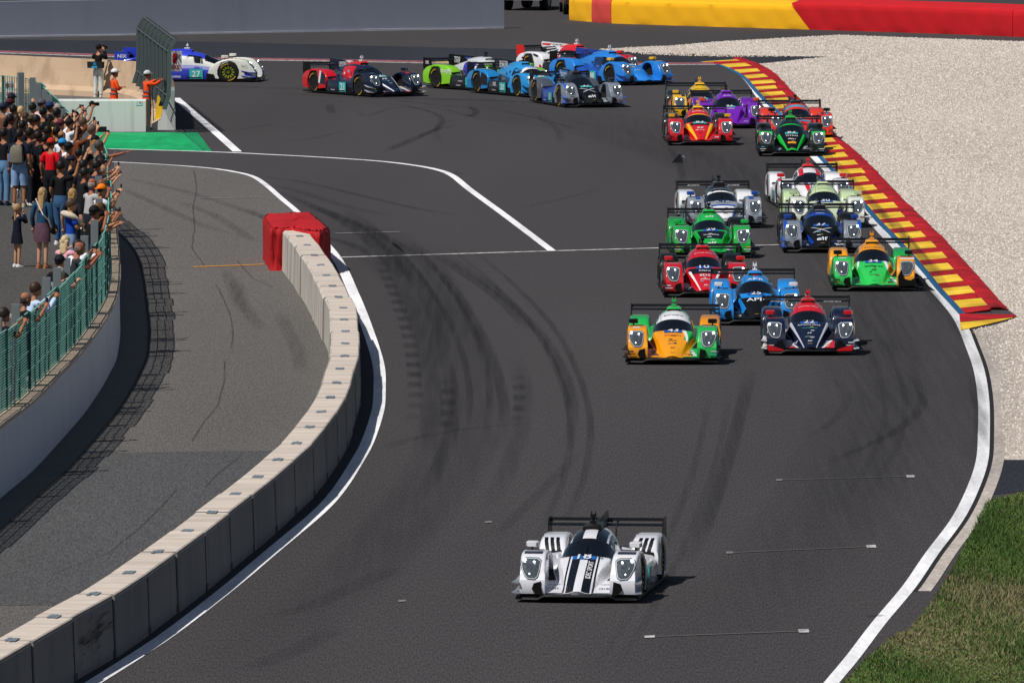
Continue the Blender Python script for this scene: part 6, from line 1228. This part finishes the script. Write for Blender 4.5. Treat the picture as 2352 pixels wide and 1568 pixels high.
# head positions surveyed from the photograph, feet on the terrace
def spec(px, py, h, face, pose, skin, hair, top, bottom, label, **kw):
    off = .012
    p = at(px, py, TZ + h + off); q = Vector((p.x, p.y, 0)); j = min(range(len(wp)), key=lambda i: (wp[i] - q).length_squared); o_ = (q - wp[j]).dot(wn_[j])
    if o_ > -.95: kw.setdefault('lean', .22 if o_ > -.6 else .12)
    if o_ > -.50: p = p - wn_[j] * (o_ + .50)
    return person(p.x, p.y, TZ, h, face, pose, skin, hair, top, bottom, label, **kw)
JN, DK, BK, BG = '#4a6a92', '#1e222c', '#0e0e11', '#8a7860'
NAV = '#141b30'
rows = [
 # far rows, along the fence
 (25, 216, 1.80, 50, 'down', 'b', ('short', '#1c1512'), NAV, DK, 'tall person in navy cap at the back beside the notice', dict(hat=('cap', '#151a2c'))),
 (21, 228, 1.72, 45, 'down', 'b', ('short', '#1c1512'), '#8c929c', DK, 'person in maroon cap and grey shirt', dict(hat=('cap', '#4a1522', '#1a2a5a'))),
 (6, 238, 1.76, 50, 'down', 'b', ('short', '#1c1512'), '#6a4636', BK, 'person in navy cap and brown tee at the left edge', dict(hat=('cap', '#16243c'))),
 (47, 245, 1.66, 60, 'high1', 'c', ('tail', '#c8a878'), '#d8c2cc', JN, 'person with blond ponytail lifting one hand', {}),
 (37, 264, 1.66, 60, 'lean', 'c', ('long', '#3a241c'), BK, DK, 'person with long brown hair in black top', {}),
 (59, 260, 1.66, 70, 'face', 'c', ('bob', '#3a2216'), '#101216', DK, 'person with short brown hair, hands to the face, in black hoodie', {}),
 (71, 266, 1.70, 50, 'down', 'b', ('short', '#2a2018'), '#15171b', DK, 'person in olive cap between two dark jackets', dict(hat=('cap', '#3a3a24'))),
 (74, 237, 1.76, 55, 'down', 'b', ('short', '#17110f'), '#c9ccd2', DK, 'dark-haired person in white striped tee by the grey posts', {}),
 (88, 229, 1.78, 40, 'down', 'c', ('short', '#2a1a14'), '#d2b8c4', DK, 'person in grey cap with red brim and pink shirt', dict(hat=('cap', '#55545c', '#9a1a24'))),
 (107, 236, 1.76, 45, 'phone', 'b', ('short', '#191310'), '#20242c', DK, 'person in blue cap holding a phone at the far end of the crowd', dict(hat=('cap', '#17315f'), held='phone')),
 (121, 240, 1.68, 40, 'down', 'c', ('bob', '#b09a92'), '#a8a0a4', DK, 'grey-haired person at the far end of the crowd', {}),
 (98, 247, 1.80, 60, 'down', 'b', ('short', '#0f0c0b'), '#23262d', DK, 'tall black-haired person in dark tee with a red and yellow badge', {}),
 (112, 264, 1.72, 55, 'down', 'b', ('long', '#120d0c'), ('#e0a012', 'l'), JN, 'person with long black hair in a yellow-orange jacket', {}),
 (133, 276, 1.66, 50, 'high', 'c', ('short', '#4a1a24'), '#131519', DK, 'person in maroon headscarf with both arms raised', dict(hat=('none', '#5a1f2c'), held='phone')),
 (146, 262, 1.78, 45, 'high', 'b', ('short', '#2a1c14'), '#1a1c22', DK, 'person with bare arms stretched up holding a phone over the heads', dict(held='phone')),
 (166, 257, 1.76, 40, 'high', 'b', ('short', '#160f0d'), '#15161a', DK, 'person holding a camera high in front of the white wall', dict(held='camera')),
 (152, 274, 1.70, 40, 'high', 'b', ('short', '#1a1310'), '#d8dce2', DK, 'person in black cap with arms raised, white tee', dict(hat=('cap', '#101216'), held='phone')),
 (181, 271, 1.74, 35, 'phone', 'c', ('short', '#5a4434'), '#5a5a5c', DK, 'person in grey tee taking a picture near the white wall', dict(held='phone')),
 (200, 287, 1.80, 35, 'phone', 'a', ('short', '#6a5a50'), '#131519', DK, 'person with cropped grey-brown hair in black tee with a white stripe', dict(held='phone')),
 (173, 294, 1.72, 40, 'high', 'b', ('bob', '#170f0d'), ('#6e3416', 'l'), DK, 'dark-haired person in brown leather jacket', dict(held='phone')),
 (140, 302, 1.74, 45, 'high1', 'b', ('bald', '#1a1412'), '#d6d9e0', DK, 'person with thinning crown and blue strap, one arm raised', {}),
 (116, 319, 1.74, 60, 'down', 'b', ('short', '#2a1a12'), '#d00a1c', '#11131a', 'person in red shirt with yellow badge and multicoloured cap', dict(hat=('cap', '#b82a18', '#e0b020'))),
 (142, 320, 1.72, 50, 'down', 'c', ('short', '#2a1a12'), '#e2e3ea', JN, 'person in sky blue cap and white tee', dict(hat=('cap', '#1f86c8'))),
 (156, 328, 1.82, 55, 'down', 'b', ('short', '#120e0d'), '#11151f', DK, 'person in black cap and navy tee in front of the brown jacket', dict(hat=('cap', '#0d0e12'))),
 (206, 313, 1.68, 35, 'face', 'c', ('curly', '#9a6a34'), BK, DK, 'person with curly fair hair under a black hat', dict(hat=('cap', '#0d0d10'))),
 (228, 323, 1.80, 25, 'point', 'e', ('short', '#4a4440'), '#6d705c', '#4a4436', 'person in olive shirt pointing at the track', {}),
 (198, 346, 1.70, 40, 'down', 'c', ('bald', '#6a4a3a'), '#20242a', DK, 'bald person between the olive shirt and the brown jacket', {}),
 (161, 358, 1.72, 10, 'high1', 'a', ('short', '#3a2a20'), '#14161a', DK, 'person in navy cap and sunglasses with a raised hand', dict(hat=('cap', '#141a2a'))),
 (195, 356, 1.74, 35, 'phone', 'b', ('short', '#15100e'), '#101114', DK, 'person in black cap and black top beside the numbered jersey', dict(hat=('cap', '#0c0c0f'), held='phone')),
 (215, 357, 1.72, 20, 'wave', 'b', ('short', '#15100e'), '#15171c', DK, 'person in dark cap lifting a forearm behind the fence', dict(hat=('cap', '#121318'))),
 (232, 364, 1.70, 20, 'phone', 'c', ('short', '#241a16'), '#1b1d22', DK, 'dark-haired person leaning on the fence with a phone', dict(held='phone')),
 (229, 379, 1.72, 15, 'phone', 'c', ('bald', '#6a5a54'), '#d0b4c2', DK, 'bald person in pink shirt with a phone at the fence', dict(held='phone')),
 (207, 369, 1.82, 30, 'lean', 'b', ('short', '#100c0b'), '#101b36', DK, 'person in navy jersey with the number 50 on its back', {}),
 (139, 370, 1.84, 55, 'wave', 'b', ('short', '#1a1310'), BK, '#35577e', 'big person in black tee and blue jeans with one arm lifted', dict(shoe='#e4e4e4')),
 (44, 297, 1.82, 70, 'down', 'b', ('short', '#1c1613'), '#121a2e', ('#7f9cc2', 'short'), 'person in navy hoodie, denim shorts and grey backpack', dict(shoe='#b5aa98', sleeves='s')),
 (8, 296, 1.80, 60, 'down', 'b', ('short', '#15100e'), '#10131a', '#5c82a8', 'person in black top and pale jeans at the left edge', dict(shoe='#1d2a44')),
 (68, 352, 1.22, 20, 'down', 'b', ('short', '#17110f'), BK, DK, 'young person in black cap standing behind the stroller', dict(hat=('cap', '#12151c'), child=True)),
 # middle, at the fence
 (203, 411, 1.80, 40, 'phone', 'e', ('bald', '#8a8580'), '#a9a8a8', '#1b2230', 'balding person in white, grey and navy team shirt', dict(held='phone')),
 (232, 425, 1.68, 35, 'phone', 'b', ('short', '#1a1310'), '#dcdde2', DK, 'person in orange cap worn backwards', dict(hat=('back', '#ef7a0c'), held='phone')),
 (243, 414, 1.72, 20, 'phone', 'c', ('short', '#6a4a34'), '#15202a', DK, 'brown-haired person with a phone over the coping', dict(held='phone')),
 (166, 434, 1.70, 60, 'down', 'c', ('long', '#a8814c'), '#1c1f28', DK, 'person with long straight blond hair', {}),
 (162, 457, 1.76, 20, 'crossed', 'a', ('short', '#4a362a'), '#1440a8', '#7b98b8', 'bearded person in blue tee with a beige sweater over the shoulders', {}),
 (211, 467, 1.72, 30, 'phone', 'b', ('short', '#6a4a28'), '#1a1c22', DK, 'person with tousled brown hair behind the black cap', dict(held='phone')),
 (231, 468, 1.68, 25, 'phone', 'b', ('curly', '#0f0b0b'), '#e4e4ea', DK, 'person with thick black hair and white tee at the fence', dict(held='phone')),
 (200, 475, 1.84, 35, 'camera', 'e', ('short', '#2a1a14'), BK, '#24324a', 'person in black cap and black tee with a small white logo', dict(hat=('cap', '#0c0c0f'))),
 (228, 484, 1.74, 15, 'lean', 'a', ('short', '#1a1412'), '#121318', DK, 'person in black cap with white print leaning over the fence', dict(hat=('back', '#0e0e12'))),
 (97, 432, 1.70, 60, 'down', 'c', ('long', '#a98a5c'), ('#1e4562', 'l'), ('#5a3f4c', 'dress'), 'person in denim jacket and patterned dress with long blond hair', dict(shoe='#a86a48')),
 (39, 470, 1.32, 40, 'face', 'c', ('tail', '#a8845a'), ('#11172a', 'l'), ('#0e1222', 'skirt'), 'girl with fair ponytail in navy top and black skirt', dict(shoe='#e8e6ea', child=True)),
 (144, 542, 1.62, 55, 'lean', 'c', ('curly', '#c9b088'), '#dfa0ae', '#5f86ae', 'person with curly blond hair in a pink vest', {}),
 (172, 552, 1.76, 45, 'phone', 'b', ('short', '#1f1712'), ('#dfe2ee', 'l'), DK, 'dark-haired person in white shirt leaning to the fence', dict(held='phone')),
 (190, 557, 1.74, 15, 'phone', 'e', ('bald', '#6a5a50'), '#2a2c34', DK, 'bald sunburnt person with sunglasses and a phone', dict(held='phone')),
 (201, 553, 1.70, 40, 'phone', 'a', ('short', '#5a5a5c'), '#1b1d22', DK, 'grey-haired person behind the bald one', {}),
 (126, 588, 1.76, 60, 'down', 'a', ('short', '#17110f'), '#101115', DK, 'person in navy cap and black quilted vest', dict(hat=('cap', '#0f1220'))),
 (143, 615, 1.60, 50, 'lean', 'c', ('bob', '#b8aea0'), '#6f7a86', DK, 'person with silver-grey bob at the fence', {}),
 (84, 650, 1.76, 30, 'phone', 'b', ('short', '#3a2418'), ('#b9cdf0', 'l'), DK, 'brown-haired person in light blue shirt reaching over the fence', dict(held='phone')),
 (58, 673, 1.74, 30, 'phone', 'b', ('bald', '#3a2a22'), BK, DK, 'balding person in black shirt with white letters on the back', dict(held='phone')),
 (12, 708, 1.76, 35, 'phone', 'b', ('short', '#2a1c14'), '#10151f', DK, 'dark-haired person in navy jacket nearest the camera at the fence', dict(held='phone')),
]
for hx, hy, c_ in ((30, 240, 0), (52, 275, 1), (84, 262, 0), (96, 284, 2), (110, 290, 1), (128, 292, 0), (66, 292, 2), (24, 262, 1), (86, 300, 1), (176, 345, 0), (184, 368, 1), (126, 250, 2), (104, 312, 0), (186, 385, 2)):
    rows.append((hx + R.uniform(-2, 2), hy + R.uniform(-3, 3), R.uniform(1.64, 1.78), R.uniform(25, 65), ('down', 'down', 'lean')[c_], ('b', 'd', 'e')[c_], ('short', '#120e0c'), ('#0c0c10', '#10131c', '#17181c')[c_], '#14161c', None, {}))
BESIDE = [(6, 'brown tee'), (47, 'blond ponytail'), (59, 'black hoodie'), (71, 'olive cap'), (88, 'grey cap'), (107, 'blue cap'), (112, 'yellow-orange jacket'), (133, 'maroon headscarf'), (116, 'red shirt'), (142, 'sky blue cap'), (173, 'brown leather jacket'), (228, 'olive shirt'), (44, 'grey backpack'), (140, 'blue strap'), (206, 'curly fair hair'), (207, 'numbered jersey'), (181, 'grey tee'), (25, 'navy cap at the back')]
BY = {6: 238, 47: 245, 59: 260, 71: 266, 88: 229, 107: 236, 112: 264, 133: 276, 116: 319, 142: 320, 173: 294, 228: 323, 44: 297, 140: 302, 206: 313, 207: 369, 181: 271, 25: 216}
seen = set(); out = []
for r_ in rows:
    r_ = list(r_)
    if r_[9] is None:
        tone = {'#0c0c10': 'black', '#10131c': 'dark navy', '#17181c': 'charcoal'}[r_[7]]
        for bx_, nm in sorted(BESIDE, key=lambda q: math.hypot(q[0] - r_[0], BY[q[0]] - r_[1])):
            dx, dy = r_[0] - bx_, r_[1] - BY[bx_]; rel = ('just left of' if dx < 0 else 'just right of') if abs(dx) > abs(dy) else ('just behind' if dy < 0 else 'just in front of')
            l_ = 'dark-haired person in %s, %s the %s' % (tone, rel, nm)
            if l_ not in seen: seen.add(l_); r_[9] = l_; break
    out.append(r_)
rows = out
PPL = [spec(*r_[:10], **r_[10]) for r_ in rows]
def own(lbl): return next(p for p in PPL if lbl in p['label'])
def badge(p, name, col, c, d, M_=None):
    mb = MB(); mb.box(c, d); return mb.obj(name, mat(col, .7), p)
# prints on clothing
def btext(p, s, col, w, z, y=-.142):
    text_mb(s, lambda u, v: Vector((-u * -1, y, z + v)), w).obj('lettering', mat(col, .7), p)
# prints seen from behind: reading direction is +x when looking along +y
btext(own('number 50'), '50', '#e8e8ea', .17, 1.22, -.150); btext(own('white letters on the back'), 'APR', '#e8e8ea', .2, 1.35, -.145)
for l, col in (('yellow badge', '#e8c020'), ('red and yellow badge', '#d8541c')): badge(own(l), 'badge', col, (0, -.138, 1.38), (.05, .012, .07))
badge(own('small white logo'), 'badge', '#e8e8ea', (0, -.142, 1.42), (.05, .012, .03))
# sweater over the shoulders, shoulder bag, backpack
p = own('beige sweater'); mb = MB(); mb.tube([(-.22, -.05, 1.44), (-.10, -.13, 1.47), (.12, -.13, 1.47), (.24, -.02, 1.42), (.16, .15, 1.30), (.02, .18, 1.22)], [.03, .06, .07, .06, .05, .03], 8); mb.obj('sweater', cloth('#c9bda8'), p, True)
def accessory(name, label, cat, person_, build):
    o = empty(name, person_.location, person_.rotation_euler.z, label, cat); build(o); return o
def bp_build(o):
    mb = MB(); rr = []
    for z, w, d in ((1.02, .12, .06), (1.06, .16, .12), (1.25, .16, .14), (1.42, .13, .10), (1.47, .08, .05)): rr.append([Vector((w * a, -.13 - d * (b + 1) * .5, z)) for a, b in ((-1, -1), (1, -1), (1, .4), (.6, 1), (-.6, 1), (-1, .4))])
    mb.rings(rr); me = mb.mesh('bag', True, 50); fixup(me); link('bag', me, cloth('#6f6a5e'), o)
    mb = MB(); mb.bar((-.17, -.2, 1.08), (-.17, -.2, 1.26), .035, n=10); mb.obj('bottle', mat('#5a7fae', .2), o)
    mb = MB(); [mb.tube([(s * .1, -.13, 1.45), (s * .12, .0, 1.50), (s * .12, .14, 1.36), (s * .14, .02, 1.1)], .016, 6) for s in (-1, 1)]; mb.obj('strap', mat(BK, .8), o)
accessory('backpack', 'grey and black backpack worn over the navy hoodie', 'backpack', own('grey backpack'), bp_build)
def bag_build(o):
    mb = MB(); mb.ellipsoid((.23, .10, .84), (.06, .14, .12), 12, 8); mb.obj('pouch', mat(BK, .6), o, True)
    mb = MB(); mb.tube([(.23, .10, .95), (.1, .16, 1.2), (-.12, .06, 1.50), (-.1, -.1, 1.48), (.12, -.16, 1.15), (.23, .02, .95)], .014, 6); mb.obj('strap', cloth('#d8c8c8'), o)
accessory('shoulder_bag', 'black shoulder bag with pale strap hanging on the denim jacket', 'bag', own('denim jacket'), bag_build)
# folding stroller
p = at(72, 455, TZ); st = empty('stroller', p, .6, 'black folding stroller parked among the spectators', 'stroller')
mb = MB(); [mb.bar(a, b, .016, n=6) for a, b in (((-.22, -.3, .1), (-.22, .3, .95)), ((.22, -.3, .1), (.22, .3, .95)), ((-.22, .3, .1), (-.22, -.2, .6)), ((.22, .3, .1), (.22, -.2, .6)), ((-.22, .3, .95), (.22, .3, .95)))]; mb.obj('frame', mat('#2b2b2e', .4, .5), st)
mb = MB(); mb.rings([[Vector((a, y, z)) for a in (-.21, .21)] + [Vector((a, y + .03, z - .03)) for a in (.21, -.21)] for y, z in ((.24, .9), (.12, .5), (-.2, .42), (-.28, .2))]); mb.obj('seat', cloth('#121317'), st)
for a in (-.22, .22):
    for b in (-.3, .3): mb = MB(); mb.bar((a - .02, b, .085), (a + .02, b, .085), .085, n=14); mb.obj('wheel', mat('#6d6a68', .6), st)
# photographer and marshals behind the white wall
MG = 'trackside staff at the marshal post'
p = at(226, 224); person(p.x, p.y, .005, 1.64, 62, 'camera', 'a', ('short', '#14100e'), ('#0f1013', 'l'), '#cfd6d4', 'photographer in black jacket and pale trousers with blue-striped waist pack', hat=('none', '#0e0f12'), group=MG, held='camera')
PH = [o for o in COL.objects if o.get('label', '').startswith('photographer')][0]
mb = MB(); mb.rings([[Vector((x, y, z)) for x, z in ((-.26, .92), (.26, .92), (.27, 1.12), (-.27, 1.12))] for y in (-.24, -.08)]); wb = mb.obj('waist_pack', mat('#0f1114', .7), PH)
mb = MB(); [mb.box((x, -.243, 1.05), (.018, .006, .09)) for x in (-.03, .01, .05)]; mb.box((0, -.243, .955), (.20, .006, .05)); mb.obj('stripe', mat('#2a9ad0', .6), wb)
for px, py, hh, fc, ps, ht, lb in ((262, 293, 1.70, 20, 'crossed', ('cap', '#e4e2e0', '#4a3a6a'), 'marshal in orange overalls and white cap with folded arms'), (337, 299, 1.72, 25, 'lean', ('helmet', '#c8c8c6'), 'marshal in orange overalls and pale helmet beside the debris fence')):
    p = at(px, py); m_ = person(p.x, p.y, .005, hh, fc, ps, 'e', ('short', '#2a1c16'), ('#f4501a', 'l'), '#ee4a16', lb, hat=ht, group=MG, shoe='#141416')
    for z, rx, ry in ((1.12, .158, .118), (.98, .165, .125)):
        mb = MB(); mb.rings([[Vector((rx * 1.02 * math.cos(t), ry * 1.04 * math.sin(t), zz)) for t in np.linspace(0, 2 * math.pi, 17)[:-1]] for zz in (z, z + .045)], caps=False); o = mb.obj('reflective_band', mat('#6a6a72', .4), m_)
finish_people()
# fire extinguisher beside the photographer
p = at(247, 219); fe = empty('fire_extinguisher', p, 0, 'red fire extinguisher standing beside the photographer', 'extinguisher')
mb = MB(); mb.rings([[Vector((r_ * math.cos(t), r_ * math.sin(t), z)) for t in np.linspace(0, 2 * math.pi, 13)[:-1]] for z, r_ in ((0, .09), (.02, .1), (.62, .1), (.7, .06), (.74, .035))]); mb.obj('cylinder_body', mat('#7a0c18', .3), fe, True, 40)
mb = MB(); mb.box((0, 0, .78), (.1, .05, .06)); mb.tube([(.03, 0, .77), (.13, 0, .7), (.13, 0, .4)], .014, 6); mb.obj('valve', mat(BK, .5), fe)
